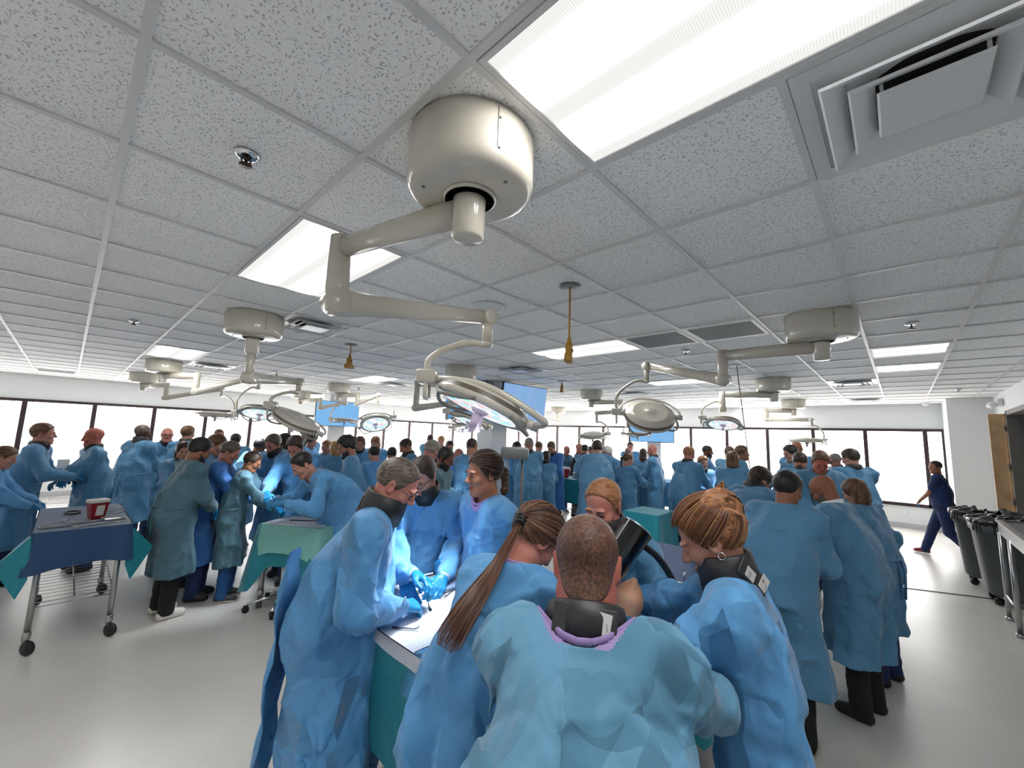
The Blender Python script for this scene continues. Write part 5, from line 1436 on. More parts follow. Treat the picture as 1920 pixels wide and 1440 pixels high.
    for i, a_ in enumerate(ank):
        a_ = NP(a_); pit = (0 if not walk else (.10, -.02)[i])
        v = Vol(a_ + NP((-.07, -.12, -.1)), a_ + NP((.07, .26, .06)), float(np.clip(px*1.5, .005, .012)))
        v.cap(a_ + NP((0, -.035, -.045)), a_ + NP((0, .13, -.052)), .042, .036); v.cap(a_ + NP((0, 0, -.03)), a_ + NP((0, -.005, .02)), .046, .042, k=.03)
        v.cap(a_ + NP((0, .02, -.02)), a_ + NP((0, .10, -.045)), .036, .034, k=.03)
        X, Y, Z = v.grid((slice(None),)*3)
        v.F = np.maximum(v.F, (a_[2] - .083 - Z)).astype(np.float32)
        sv, sq = v.mesh(); zc = sv[sq].mean(1)[:, 2]
        mi = (zc < a_[2] - .058).astype(np.int32)
        np_mesh('shoe', sv*s, sq, [mat('shoe_' + shoes, SH, rough=.55), mat('shoe_sole_light' if shoes != 'black' else 'shoe_sole_dark', srgb(214, 206, 198) if shoes != 'black' else srgb(24, 24, 24), rough=.6)], mi, par)
    info = dict(gv=(GV*s if shirt is None else None), R=R, hc=hc_, s=s, c7=c7, nd=nd, d2=d2, pel=pel, wst=wst, sh=sh, wR=wR, wL=wL, ER=ER, EL=EL, dR=dR, dL=dL, root=root, ca=ca, sa=sa, SR=SR, SL=SL)
    if collar:
        c0 = c7 + NP((0, .012, .0)) + nd*(.012 - P.get('cdrop', 0))
        M_ = frame(tuple(nd), tuple(c0*s), hint=(1, 0, 0))
        k = 1.0*P.get('neckw', 1)
        Ms = M_ @ Matrix.Diagonal((s, s, s, 1))
        prof = [(.070*k, -.03), (.090*k, -.032), (.092*k, .02), (.084*k, .050), (.078*k, .054), (.070*k, .05), (.070*k, -.03)]
        if collar == 'high': prof = [(.072*k, -.035), (.094*k, -.036), (.093*k, .03), (.087*k, .078), (.081*k, .082), (.075*k, .076), (.072*k, -.035)]
        info['collar'] = MB().lathe(prof, 32, M=Ms).build('thyroid_collar', COLLAR, par); info['Mc'] = Ms
    if P.get('wcollar'):
        M_ = frame(tuple(nd), tuple((c7 + NP((0, .012, 0)) + nd*.0)*s), hint=(1, 0, 0)) @ Matrix.Diagonal((s, s, s, 1))
        MB().lathe([(.062, -.03), (.082, -.03), (.078, .05), (.070, .055), (.066, .04), (.062, -.03)], 28, M=M_).build('white_collar', mat('white_paper', srgb(228, 232, 236), rough=.8), par)
    body_info = info; body_info['obj'] = body
    return body_info
# ---------------------------------------------------------------- the crowd round the tables
person((-0.387,6.414,1.293),353,'person at the left picture edge with brown hair, only arm and shoulder showing',4.02,hair='short',hc='brown',gown='blue',lean=18,hp=20,arms='work')
person((-0.172,7.001,1.565),351,'man with short brown hair at left, facing right with both gloved hands forward',4.61,hc='brown',skin='fair',lean=10,hp=2,arms='hold',collar=True,gown='mid')
person((0.226,7.119,1.534),190,'bald man in profile facing left in front of the left windows',4.97,hair='bald',skin='red',gown='mid',lean=4,hp=8,arms='fold',collar=True,build=1.12)
person((0.745,7.930,1.584),393,'dark-skinned man with cropped grey hair and black collar, his back to the window mullion',5.90,hair='buzz',hc='pepper',skin='dark',gown='mid',lean=4,hp=6,arms='fold',collar='high',build=1.15)
person((1.080,8.399,1.552),268,'bald man in red glasses facing us, hand on hip, by the left windows',6.46,hair='bald',skin='pink',gown='mid',hp=0,arms='hip',glasses=True,build=1.1,collar=True)
person((1.283,8.053,1.589),401,'man with brown hair and dark collar turned away beside the man in red glasses',6.38,hc='brown',gown='mid',lean=6,hp=6,arms='fold',collar=True)
person((0.985,6.333,1.406),271,'small woman with dark hair peeking out behind the bearded man',4.97,sex='f',hair='long',hc='dark',gown='mid',collar=True)
person((0.905,5.002,1.476),368,'large man with thick black beard at left in black trousers and white shoes',4.02,hc='black',skin='olive',beard='full',hair='thick',gown='teal',lean=10,hp=26,arms='clasp',trousers='black',shoes='white',build=1.12,jaw=1.1)
person((1.189,5.731,1.507),328,'man with light brown hair mostly hidden between the bearded man and the grey-brown haired man',4.72,hc='brown',skin='fair',gown='mid',lean=14,hp=24)
person((1.837,8.779,1.552),268,'man with cropped hair in back row in front of the left windows',7.27,hair='buzz',hc='brown',gown='mid',hp=10)
person((1.969,8.254,1.487),457,'man with dark hair in back row right of the left window mullion',7.00,hc='black',gown='mid',hp=15,lean=10)
person((1.208,5.215,1.449),335,'man with greying brown hair in bright blue gown left of the mint draped table',4.38,hc='pepper',skin='pink',hair='short',gown='deep',lean=14,hp=28,arms='work',trousers='navy')
person((1.375,5.018,1.347),335,'dark-haired man in glasses with blue trousers and striped sneakers left of the mint draped table',4.35,hc='dark',skin='olive',glasses=True,gown='teal',lean=10,hp=26,arms='work',trousers='blue',shoes='stripe')
person((2.039,7.160,1.426),384,'man with thick black hair bending behind the table lamp heads at left',6.30,hc='black',hair='thick',skin='brown',gown='mid',lean=28,hp=30)
person((1.708,5.511,1.526),213,'man with greying hair and dark collar smiling down at the left table',4.95,hc='pepper',skin='pink',gown='blue',lean=12,hp=28,arms='fold',collar='high')
person((2.087,6.244,1.539),352,'man with dark cropped hair in back row beside the window post',5.73,hair='buzz',hc='black',skin='dark',gown='mid',hp=12)
person((1.755,4.922,1.520),225,'man with dark hair and white collar leaning over the left table',4.59,hc='dark',skin='pink',gown='blue',lean=26,hp=38,wcollar=True,arms='work')
person((1.585,4.225,1.376),179,'black-haired person bent low over the mint draped table',3.97,hc='black',hair='flat',skin='fair',gown='blue',lean=52,hp=40,arms='work',open=.01)
person((3.017,7.999,1.609),249,'bald man behind the grey lamp head',7.60,hair='bald',skin='tan',gown='mid',hp=14,collar=True)
person((2.946,7.546,1.507),309,'person with dark wavy hair left of the far television column',7.23,hc='dark',hair='curly',skin='fair',gown='blue',hp=20)
person((3.041,7.121,1.432),187,'woman with auburn hair beside the far television column',7.00,sex='f',hair='pony',hc='auburn',gown='mid',lean=8,hp=16,hlen=.14)
person((2.824,6.321,1.433),446,'woman with long light brown hair behind the curly-haired man',6.30,sex='f',hair='long',hc='blond',gown='mid',hp=20,hlen=.22)
person((2.220,4.656,1.533),157,'man with big curly black hair and beard facing left in the middle',4.74,hc='black',hair='curly',skin='tan',beard='full',gown='mid',lean=8,hp=26,arms='clasp')
person((3.295,6.467,1.513),243,'woman with long straight hair and black collar under the lit lamp',6.75,sex='f',hair='long',hc='brown',gown='blue',hp=16,collar=True)
person((3.733,6.765,1.516),231,'woman with reddish brown hair under the lit lamp',7.27,sex='f',hair='long',hc='auburn',gown='blue',hp=24,hlen=.14)
person((2.929,5.327,1.406),456,'man with short black hair behind the man in black glasses',5.70,hc='black',skin='fair',gown='blue',lean=14,hp=24)
person((3.488,5.790,1.376),419,'man with cropped black hair lowest in the middle row',6.41,hc='black',hair='short',skin='tan',gown='mid',lean=20,hp=20)
person((3.312,5.144,1.517),162,'cropped dark-haired man in black collar looking down before a window post',5.86,hc='dark',hair='buzz',skin='tan',gown='mid',lean=10,hp=30,collar=True)
person((6.093,8.411,1.573),244,'far man with dark skin at the back windows, left of the column',10.10,hair='buzz',hc='black',skin='dark',gown='pale',hp=6)
person((6.083,7.970,1.548),203,'far man with light hair and black top at the back windows, left of the column',9.79,hc='blond',gown='mid',hp=10,shirt='black',trousers='black')
person((2.947,4.023,1.514),309,'man with grey hair and glasses leaning right behind the dark-skinned man',4.84,hc='grey',skin='pink',glasses=True,gown='pale',lean=24,hp=34)
person((5.016,6.297,1.476),251,'man with dark hair just behind the dark-skinned man',7.87,hc='dark',gown='mid',hp=20)
person((2.680,3.423,1.468),302,'dark-skinned man with short black hair, full length in teal gown behind the nearest group',4.23,hc='black',skin='brown',hair='flat',gown='teal',lean=8,hp=24,arms='back',beard='stubble',trousers='black')
person((3.837,4.601,1.408),220,'older man with white hair and glasses lit by the lamp',5.86,hc='white',hair='fringe',skin='pink',glasses=True,gown='blue',lean=26,hp=34)
person((3.878,4.373,1.552),383,'man with cropped brown hair seen from behind left of the column',5.75,hair='buzz',hc='dark',skin='tan',gown='mid',lean=4,hp=14,arms='work')
person((5.440,4.948,1.507),252,'woman in dark hair behind the grey microscope',7.27,sex='f',hair='short',hc='black',skin='tan',gown='blue',hp=20)
person((5.321,4.564,1.586),406,'tall man with shaved grey head seen from behind in full length gown by the column',6.93,hair='buzz',hc='grey',skin='tan',gown='mid',lean=4,hp=8,arms='work',collar=True,build=1.08,trousers='black')
person((5.868,4.623,1.326),383,'woman with long black hair seen from behind next to the shaved grey man',7.33,sex='f',hair='long',hc='black',skin='tan',gown='mid',hp=12,hlen=.3,arms='fold')
person((7.417,6.054,1.497),339,'man with brown hair in back row left of the red sharps bucket',9.45,hc='brown',gown='mid',hp=16)
person((6.294,4.838,1.524),198,'man with brown hair in bright blue gown looking down behind the teal cart',7.81,hc='brown',skin='fair',gown='deep',hp=34,lean=8,arms='clasp',collar=True)
person((8.011,5.703,1.429),255,'bald man leaning left of the dark-shirted person behind the teal cart',9.63,hair='bald',skin='pink',gown='mid',hp=18,lean=16)
person((7.960,5.315,1.495),294,'bald pink-headed man in black top behind the teal cart',9.34,hair='bald',skin='pink',gown='mid',shirt='black',trousers='black',hp=10)
person((7.715,5.013,1.474),363,'man with brown hair and dark collar in front of the bald pink-headed man',8.95,hc='dark',gown='mid',hp=18,lean=6,collar=True,build=1.1)
person((8.336,5.256,1.437),232,'man with dark hair between two gowned backs at centre right',9.56,hc='black',gown='mid',hp=22)
person((6.039,3.685,1.556),391,'broad-backed man bending over a table with dark tousled hair',6.85,hc='dark',hair='thick',gown='mid',lean=40,hp=30,build=1.25)
person((6.420,3.716,1.482),150,'man in white cap leaning left over a table',7.14,hc='white',hair='short',skin='pink',gown='blue',lean=28,hp=30,build=1.1)
person((9.821,5.028,1.551),207,'far young man with dark hair facing us left of the far column',10.50,hc='dark',gown='blue',hp=6)
person((8.828,4.559,1.446),327,'man with thin grey hair behind the ponytailed woman',9.45,hair='fringe',hc='grey',skin='pink',gown='mid',hp=12)
person((6.322,3.275,1.402),357,'short woman with brown ponytail by the gap at centre right',6.76,sex='f',hair='pony',hc='brown',gown='mid',hp=16,hy=-40,lean=4,arms='high')
person((7.986,3.809,1.446),381,'woman with long dark wavy hair seen from behind with dark trousers',8.33,sex='f',hair='long',hc='dark',gown='mid',hp=4,hlen=.24,arms='fold',trousers='black')
person((7.606,3.446,1.538),104,'bald man in profile facing left before the far column, khaki trousers',7.82,hair='bald',skin='pink',gown='mid',hp=14,lean=4,arms='fold',trousers='khaki',collar=True)
person((6.466,2.350,1.538),340,'stout man with thin sandy hair seen from behind left of the long red-haired woman',6.25,hair='flat',hc='ginger',skin='pink',gown='mid',lean=8,hp=16,build=1.2,collar=True,arms='work')
person((6.822,2.270,1.408),223,'woman with long dark red side braid facing us',6.44,sex='f',hair='long',hc='auburn',skin='fair',gown='mid',hp=4,collar=True,arms='fold',hlen=.2)
person((8.382,2.696,1.553),288,'dark-skinned man with shaved head in profile by the right windows',7.87,hair='buzz',hc='black',skin='brown',beard='stubble',gown='mid',hp=8,collar=True)
person((8.081,2.230,1.549),355,'man with light brown hair behind the wide-haired woman',7.34,hc='brown',gown='pale',hp=14)
person((6.481,1.756,1.495),375,'woman with wide brown bob and black collar seen from behind',5.85,sex='f',hair='long',hc='brown',gown='mid',hp=8,hlen=.06,collar=True,lean=10,build=1.15,arms='clasp')
person((7.598,1.904,1.570),284,'tall man with swept brown hair in profile facing right by the right windows',6.77,hc='brown',hair='thick',skin='tan',gown='pale',hp=2,arms='fold')
person((7.478,1.220,1.606),129,'young man with black hair looking down left of the back-turned man',6.22,hc='black',skin='fair',gown='mid',hp=22,lean=8)
person((8.474,1.288,1.668),369,'bald man behind the young black-haired man',7.00,hair='bald',skin='tan',gown='mid',hp=4)
person((6.591,0.974,1.515),368,'man with cropped brown hair and broad pale gown seen from behind at right table',5.40,hair='short',hc='dark',skin='tan',gown='pale',hp=24,lean=22,build=1.2,collar=True)
person((5.720,0.658,1.554),197,'man with reddish face and short hair looking down across the right table',4.56,hc='brown',hair='flat',skin='red',gown='mid',hp=34,lean=12,arms='clasp')
person((8.935,0.829,1.492),125,'man in glasses at the far end of the right table',7.00,hc='grey',glasses=True,skin='pink',gown='mid',hp=20,lean=8,collar=True)
person((6.832,0.476,1.583),389,'tall man in black collar turned away at the right table end',5.25,hair='short',hc='dark',skin='fair',gown='mid',hp=18,lean=6,build=1.1,collar=True,hy=35)
person((4.206,0.930,1.402),362,'bent dark-haired man in glasses behind the bun-haired woman',3.63,hc='dark',skin='fair',hair='short',glasses=True,gown='mid',hp=44,lean=46,hy=-40,collar='high')
person((4.703,1.103,1.162),368,'man with shaved grey head bent low behind the bun-haired woman',4.08,hair='buzz',hc='grey',skin='pink',gown='mid',hp=48,lean=50)
# ---------------------------------------------------------------- foreground group
def wpt(i, p):
    """person-local metres (unscaled) -> local object space"""
    return Vector(tuple(NP(p, float)*i['s']))
def plate(name, par, M, w, h, t, m):
    return MB().box((-w/2, -h/2, 0), (w/2, h/2, t), M=M).build(name, m, par)
def collar_flap(i, back=.089, up=.012, w=.13, h=.075, tags=True, turn=0.0, tilt=0.0):
    """closing flap at the nape with its care labels"""
    nd = unit(i['nd']); bk = unit(NP((math.sin(turn), -math.cos(turn), 0)) - nd*float(NP((math.sin(turn), -math.cos(turn), 0)) @ nd))
    c = i['c7'] + NP((0, .012, 0)) + nd*(.012 + up) + bk*back
    x = unit(np.cross(nd, bk)); z = bk; y = unit(np.cross(z, x))
    s = i['s']; p = c*s
    M = Matrix(((x[0]*s, y[0]*s, z[0]*s, p[0]), (x[1]*s, y[1]*s, z[1]*s, p[1]), (x[2]*s, y[2]*s, z[2]*s, p[2]), (0, 0, 0, 1))) @ Matrix.Rotation(tilt, 4, 'Z')
    f = MB().rbox((-w/2, -h/2, -.004), (w/2, h/2, .006), .003, M=M).build('collar_flap', COLLAR, i['collar'])
    if tags:
        l1 = plate('care_label', f, M @ Matrix.Translation((-.018, -.004, .0062)), .042, .033, .0006, LABELW)
        b = MB(); rg = random.Random(4)
        for k in range(5): b.box((-.038, .006 - .004*k, 0), (-.038 + .010 + rg.random()*.006, .007 - .004*k, .0004), M=M @ Matrix.Translation((0.012, -.006, .0069)))
        b.build('print', INK, l1)
        l2 = plate('cloth_tag', f, M @ Matrix.Translation((.043, .010, .0062)) @ Matrix.Rotation(-.12, 4, 'Z'), .036, .048, .0008, LABELW)
        b = MB()
        for k in range(3): b.box((-.012, .006 - .004*k, 0), (.0, .0075 - .004*k, .0004), M=M @ Matrix.Translation((.043, .010, .0072)) @ Matrix.Rotation(-.12, 4, 'Z'))
        b.tube([M @ Vector((.05, .012, .0073)), M @ Vector((.053, -.004, .0073))], .0007*s, 5)
        b.build('print', INK, l2)
    return f
def strip(name, par, pts, wd, m, t=.002, nrm=None):
    """cloth band through points, width vectors wd"""
    b = MB(); V = []; k = len(pts)
    for p, w in zip(pts, wd):
        p = Vector(p); w = Vector(w); V += [p - w*.5, p + w*.5]
    n = len(V); 
    T = []
    for q in range(k):
        a = Vector(pts[min(q+1, k-1)]) - Vector(pts[max(q-1, 0)]); nn = a.cross(Vector(wd[q])).normalized()*t
        T += [V[2*q] - nn, V[2*q+1] - nn]
    F = [(2*q, 2*q+1, 2*q+3, 2*q+2) for q in range(k-1)] + [(n+2*q+2, n+2*q+3, n+2*q+1, n+2*q) for q in range(k-1)]
    F += [(2*q, 2*q+2, n+2*q+2, n+2*q) for q in range(k-1)] + [(2*q+1, n+2*q+1, n+2*q+3, 2*q+3) for q in range(k-1)]
    F += [(0, n, n+1, 1), (2*k-2, 2*k-1, n+2*k-1, n+2*k-2)]
    b.add(V + T, F, 0, True); return b.build(name, m, par)
def probe(a, b, label, r=.0035, m=None, name='probe'):
    o = MB().tube([a, b], r, 8).build(name, m or LABELW); tag(o, label, 'instrument'); return o
FG = 'people round the near table'
f1 = person((1.019,1.634,1.487), 318, 'man in glasses and high black collar leaning in from left of near table', 1.90, hc='pepper', skin='pink', hair='flat', glasses=True, gown='blue', lean=20, hp=32, arms=None, hands=((1.04,1.56,1.0),(1.19,1.70,1.06)), collar='high', build=1.06, group=FG, trousers='grey', curl=.55, neckw=1.12, grow=1.0, hem=.30)
f2 = person((1.44,2.04,1.470), 235, 'dark-haired man facing us, face half hidden behind the man in glasses', 2.42, hc='dark', skin='fair', hair='flat', glasses=True, gown='blue', lean=16, hp=30, hy=-30, arms=None, hands=((1.20,1.80,1.02),(1.385,1.735,1.0)), collar='high', group=FG, curl=.35)
f3 = person((1.542,1.635,1.517), 170, 'woman with dark tied-back hair in profile facing left across the near table', 2.2, sex='f', hc='streak', skin='tan', hair='pony', hlen=.16, gown='blue', lean=8, hp=8, hy=-8, arms=None, hands=((1.50,1.86,1.06),(1.545,1.82,1.03)), collar=False, group=FG, curl=.8, open=.012)
f4 = person((1.142,.939,1.373), 6, 'woman with long light brown ponytail bending over the near table with her back to us', 1.42, sex='f', hc='blond', skin='pink', hair='flat', gown='blue', lean=28, hp=46, hy=-24, arms=None, hands=((1.27,.87,1.02),(1.30,1.12,1.02)), group=FG, open=.012, grow=1.0, haxis='Y')
f5 = person((.925,.592,1.404), 31, 'broad man from behind with reddish-brown hair and tagged black collar', 1.04, hc='rust', skin='red', hair='buzz', gown='pale', lean=32, hp=27, hscale=1.06, flap=-.045, cdrop=.014, nape=.9, arms=None, hands=((1.22,.60,1.04),(1.12,.95,1.04)), collar=True, group=FG, build=1.18, neckw=1.15, grow=1.0, open=.042, poles=((1, -.1, -.25), (-1, -.1, -.25)))
f6 = person((1.600,.945,1.436), 180, 'man with side-parted sandy hair and black collar looking down across the near table', 1.76, hc='ginger', skin='pink', hair='flat', gown='mid', lean=10, hp=22, hy=4, fh=1.3, arms=None, hands=((1.52,.90,1.03),(1.45,.80,1.02)), collar='high', group=FG, curl=.5)
f7 = person((1.382,.440,1.430), 104, 'woman with reddish blond hair in a loose bun and hoop earring at right', 1.26, sex='f', hc='auburn', skin='fair', hair='bun', gown='blue', lean=8, hp=30, build=.84, hscale=1.08, arms=None, hands=((1.56,.86,1.08),(1.33,.69,1.10)), collar='high', group=FG, grow=1.0, open=.014, haxis='Y', curl=.35, bun=(0, -.085, .075), poles=((.9, -.2, -.5), (-1, -.1, -.3)))
r1 = person((3.236,.552,1.437), 348, 'black-haired man seen from behind at right in black trousers and taupe sneakers', 2.68, hc='black', skin='olive', hair='short', gown='mid', lean=20, hp=20, hy=-10, arms='clasp', trousers='black', shoes='taupe', build=1.08, group='three people at right of the near table')
r2 = person((3.800,.428,1.404), 74, 'bald man in glasses and white collar looking down, beside the black-haired man', 3.0, hair='bald', skin='olive', glasses=True, gown='mid', lean=16, hp=36, arms='clasp', trousers='black', wcollar=True, build=1.1, beard='stubble', hc='grey', group='three people at right of the near table')
r3 = person((4.419,.293,1.354), 69, 'woman with straight brown hair behind the bald man in glasses, elbow out', 3.35, sex='f', hair='long', hc='brown', gown='mid', lean=10, hp=24, arms='hip', hlen=.14, group='three people at right of the near table')
wk = person((9.964,-.403,1.446), 83, 'man in navy scrubs and red shoes walking left past the right window', 6.9, hair='buzz', hc='black', skin='tan', shirt='navy', trousers='navy', shoes='red', gown='mid', lean=4, hp=4, hy=42, arms='clasp', walk=True, build=1.15, gloves=(True, False), group=None, maxs=1.06)

for i_, kw in ((f5, dict(tags=True, tilt=-.06, w=.15, h=.085, up=-.016)), (f7, dict(tags=True, turn=-.6, tilt=-.9, w=.13, h=.06)), (f1, dict(tags=False, w=.11, h=.06))):
    collar_flap(i_, **kw)
pg = gown_mat('gown_pale_1', GOWNS['pale'])
# overlapping back panel and tie of the broad man's gown
def on_back(i, u, v, lift=.012, r=.150):
    """point on the back: u across (m), v down from the nape (m)"""
    d2 = unit(i['d2']); bk = unit(NP((0, -1, 0)) - d2*float(NP((0, -1, 0)) @ d2))
    p = i['c7'] - d2*v + NP((u, 0, 0)) + bk*(r*min(1, .55 + v*2.6) + lift)
    return wpt(i, p)
# head lamp tube with gooseneck (black) at centre right
r = empty('gooseneck_tube', (1.77, .69, 0), 0, 'glossy black tube lamp on a black gooseneck right of the reddish-haired man', 'lamp')
T0 = Matrix.Translation((-1.77, -.69, 0))
a = Vector((1.345, .790, 1.242)); c = Vector((1.465, .721, 1.402)); n = (c - a).normalized()
Mz = T0 @ frame(tuple(n), a)
L = (c - a).length
MB().lathe([(.050, 0), (.052, .0), (.054, L*.5), (.056, L-.004), (.0565, L), (.052, L), (.049, L*.5), (.048, .02), (0, .02)], 40, M=Mz).build('shade', BLKGLOSS, r)
MB().lathe([(.0535, L-.002), (.058, L-.002), (.058, L+.003), (.0535, L+.003)], 40, M=Mz).build('rim', CHROME, r)
MB().tube([T0 @ p for p in bez([(1.462, .708, 1.352), (1.49, .698, 1.332), (1.537, .679, 1.296), (1.596, .659, 1.226), (1.668, .647, 1.113), (1.726, .655, .979), (1.759, .678, .824), (1.77, .69, .4), (1.77, .69, .03)], 6)], .0125, 12).build('gooseneck', BLACK, r)
MB().lathe([(0, 0), (.13, 0), (.13, .02), (.03, .035), (0, .035)], 28).build('base', BLACK, r)
# anatomical specimen resting on the table edge in front of the sandy-haired man
v = Vol((1.2, .55, .90), (1.65, .95, 1.32), .006)
v.cap((1.40, .80, .95), (1.42, .765, 1.07), .042, .046, k=.03); v.cap((1.42, .765, 1.07), (1.452, .755, 1.15), .046, .052, k=.03)
v.cap((1.452, .755, 1.15), (1.475, .75, 1.185), .050, .026, k=.03); v.cap((1.44, .745, 1.17), (1.462, .735, 1.215), .02, .013, k=.015); v.cap((1.425, .76, 1.15), (1.40, .78, 1.185), .02, .016, k=.02)
q = v.mesh(); o = np_mesh('specimen_limb', q[0], q[1], [skin_mat('skin_specimen', srgb(214, 170, 138))]); tag(o, 'pale bare limb specimen raised from the near table below the black tube', 'specimen')
probe((1.19, 1.70, 1.05), (1.285, 1.69, 1.05), 'white probe held in the far glove of the man in glasses')
probe((1.04, 1.57, .99), (1.01, 1.50, 1.06), 'white swab held in the near glove of the man in glasses')
probe((1.50, 1.86, 1.06), (1.47, 1.76, .97), 'wooden-handled driver held in the dark-haired woman gloves', .005, YELLOW, 'driver')
# earring of the bun-haired woman
def ear(i, side):
    p = (i['R'] @ NP((side*.083, -.012, -.042)) + i['hc'])*i['s']
    return MB().tube([(p[0] + .002*math.cos(k*.5236), p[1] + .009*math.cos(k*.5236), p[2] + .010*math.sin(k*.5236)) for k in range(13)], .0012, 6).build('earring', CHROME, i['obj'])
ear(f7, -1); ear(f7, 1)
# N mark on the taupe sneakers
for i_ in (r1,):
    for ch in i_['obj'].children:
        if ch.name.startswith('shoe'):
            bb = [Vector(b) for b in ch.bound_box]; x0 = min(b.x for b in bb); x1 = max(b.x for b in bb); y0 = min(b.y for b in bb); z0 = min(b.z for b in bb)
            for sx in (x0, x1):
                g = MB(); o_ = Vector((sx, y0 + .15, z0 + .045)); e = .0012 if sx == x1 else -.0012
                P = lambda u, w: o_ + Vector((e, u, w))
                for p, q_ in (((-.018, 0), (-.012, .028)), ((-.012, .028), (.008, 0)), ((.008, 0), (.014, .028))): g.tube([P(*p), P(*q_)], .0028, 6)
                g.build('shoe_mark', LABELW, ch)

# loose back panel of the glasses man's open gown
V = []; T_ = []
for k in range(13):
    t = k/12; z_ = 1.30 - .98*t
    for j in range(5):
        u = j/4; V.append(wpt(f1, (.16 - .17*u, f1['pel'][1] - .10 - .10*t - .03*math.sin(u*3.1) + .012*math.sin(k*1.7 + j) - .04*(1-t), z_)))
n_ = len(V); V += [p + Vector((0, -.004, 0)) for p in V]
F = [(k*5+j, k*5+j+1, k*5+j+6, k*5+j+5) for k in range(12) for j in range(4)]; F += [tuple(i+n_ for i in f[::-1]) for f in F]
for j in (0, 4): F += [(k*5+j, k*5+5+j, n_+k*5+5+j, n_+k*5+j) for k in range(12)]
b = MB(); b.add(V, F, 0, True); b.build('gown_panel', gown_mat('gown_blue_1', GOWNS['blue']), f1['obj'])

# combed hair and ponytails made of locks
HB = [strand_mat('blond_a', srgb(56, 34, 26)), strand_mat('blond_b', srgb(92, 60, 46)), strand_mat('blond_c', srgb(132, 94, 74)), strand_mat('blond_b', srgb(92, 60, 46))]
HA = [strand_mat('auburn_a', srgb(70, 40, 24)), strand_mat('auburn_b', srgb(116, 72, 44)), strand_mat('auburn_c', srgb(170, 124, 84)), strand_mat('auburn_b', srgb(116, 72, 44))]
HS = [strand_mat('dark_a', srgb(34, 22, 18)), strand_mat('dark_b', srgb(66, 44, 34)), strand_mat('dark_c', srgb(120, 98, 84)), strand_mat('dark_a', srgb(34, 22, 18))]
def loc(i, p):
    dx, dy = p[0] - i['root'][0], p[1] - i['root'][1]
    return Vector((i['ca']*dx + i['sa']*dy, -i['sa']*dx + i['ca']*dy, p[2]))
def tail_of(i, wp, n, spread, cols, seed, r=.0019):
    rg = random.Random(seed); base = bez([loc(i, p) for p in wp], 5); paths = []
    for k in range(n):
        a = rg.uniform(0, 6.283); rad = math.sqrt(rg.random()); ln_ = rg.uniform(.62, 1.0); P_ = []
        m = max(4, int(len(base)*ln_))
        for q in range(m):
            t = q/(len(base)-1); d = (base[min(q+1, len(base)-1)] - base[max(q-1, 0)]).normalized(); s1 = d.cross(Vector((0, 0, 1))).normalized(); s2 = d.cross(s1)
            w = np.interp(t, [0, .25, .6, .85, 1.0], spread); w2 = w*.55
            P_.append(base[q] + s1*(w*rad*math.cos(a) + .0015*math.sin(t*9 + k)) + s2*(w2*rad*math.sin(a)))
        paths.append(P_)
    return strands(i['obj'], 'ponytail', paths, cols, seed, r)
t4 = NP((0.02, -.112, .012))
strands(f4['obj'], 'combed_hair', combed(f4, t4, 330, HB, 3), HB, 3)
w4 = (f4['R'] @ t4 + f4['hc'])*f4['s']
def wrld(i, p): return (i['root'][0] + i['ca']*p[0] - i['sa']*p[1], i['root'][1] + i['sa']*p[0] + i['ca']*p[1], p[2])
tp = wrld(f4, w4)
tail_of(f4, (tp, (.975, .955, 1.318), (.868, .925, 1.262), (.785, .915, 1.200), (.740, .915, 1.150)), 380, [.012, .022, .042, .048, .022], HB, 5, .0012)
m_ = MB()
d4 = (loc(f4, (.975, .955, 1.318)) - Vector(tuple(w4))).normalized()
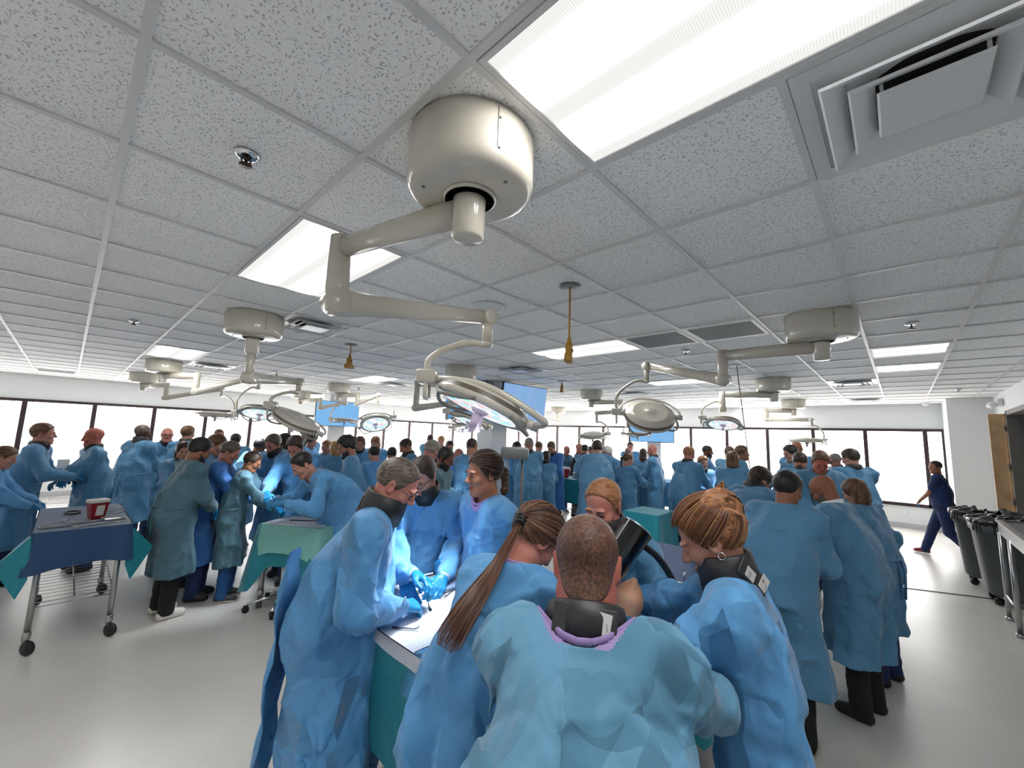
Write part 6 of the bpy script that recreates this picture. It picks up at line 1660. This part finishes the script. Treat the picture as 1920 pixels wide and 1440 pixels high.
for k in (.0, .010, .020):
    M_ = frame(tuple(d4), Vector(tuple(w4)) + d4*k)
    m_.tube([M_ @ Vector((.019*math.cos(w*.524), .019*math.sin(w*.524), .004*math.sin(w*2.1 + k*90))) for w in range(13)], .0055, 8)
m_.build('hair_tie', BLACK, f4['obj'])
strands(f3['obj'], 'combed_hair', combed(f3, NP((0, -.115, .0)), 260, HS, 7, lift=.003), HS, 7)
strands(f7['obj'], 'combed_hair', combed(f7, NP((0, -.10, .085)), 300, HA, 9, lift=.006), HA, 9)
bp = NP((0, -.085, .075)); paths = []; rg = random.Random(12)
for k in range(120):
    ax_ = unit(NP((rg.gauss(0, .5), rg.gauss(0, 1) - .6, rg.gauss(0, .6) + .5))); e1 = unit(cross(ax_, NP((.3, .2, 1)))); e2 = cross(ax_, e1); a0 = rg.uniform(0, 6.28); R0 = rg.uniform(.03, .055); sp_ = rg.uniform(1.6, 3.6)
    paths.append([Vector(tuple((f7['R'] @ (bp + (e1*math.cos(a0 + sp_*q/9) + e2*math.sin(a0 + sp_*q/9))*R0*(1 + (.25 if k % 9 == 0 else 0)*q/9) + ax_*rg.uniform(.005, .022)) + f7['hc'])*f7['s'])) for q in range(10)])
strands(f7['obj'], 'bun_locks', paths, HA, 13)

# overlapping back edge and hanging ties of the broad man's gown
def on_cloth(i, x, z, lift=.006):
    g = i['gv']; s = i['s']; d = np.abs(g[:, 0] - x*s) + np.abs(g[:, 2] - z*s); q = d < .03
    y = g[q, 1].min() if q.any() else i['pel'][1]*s - .15
    return Vector((x*s, y - lift, z*s))
for nm, P_, w_ in (('gown_tie', ((-.035, 1.27), (-.045, 1.18), (-.07, 1.08), (-.10, .98), (-.13, .88), (-.15, .76)), .035), ('gown_tie', ((-.02, 1.22), (-.015, 1.10), (-.02, .98), (-.04, .86), (-.05, .72)), .045)):
    pts = [on_cloth(f5, x, z, .008 + .004*k) for k, (x, z) in enumerate(P_)]
    sm = bez(pts, 4)
    strip(nm, f5['obj'], sm, [(w_*.7*(.35 + .65*min(1, k/6)), .004, .006) for k in range(len(sm))], gown_mat('gown_blue_1', GOWNS['blue']), .0015)
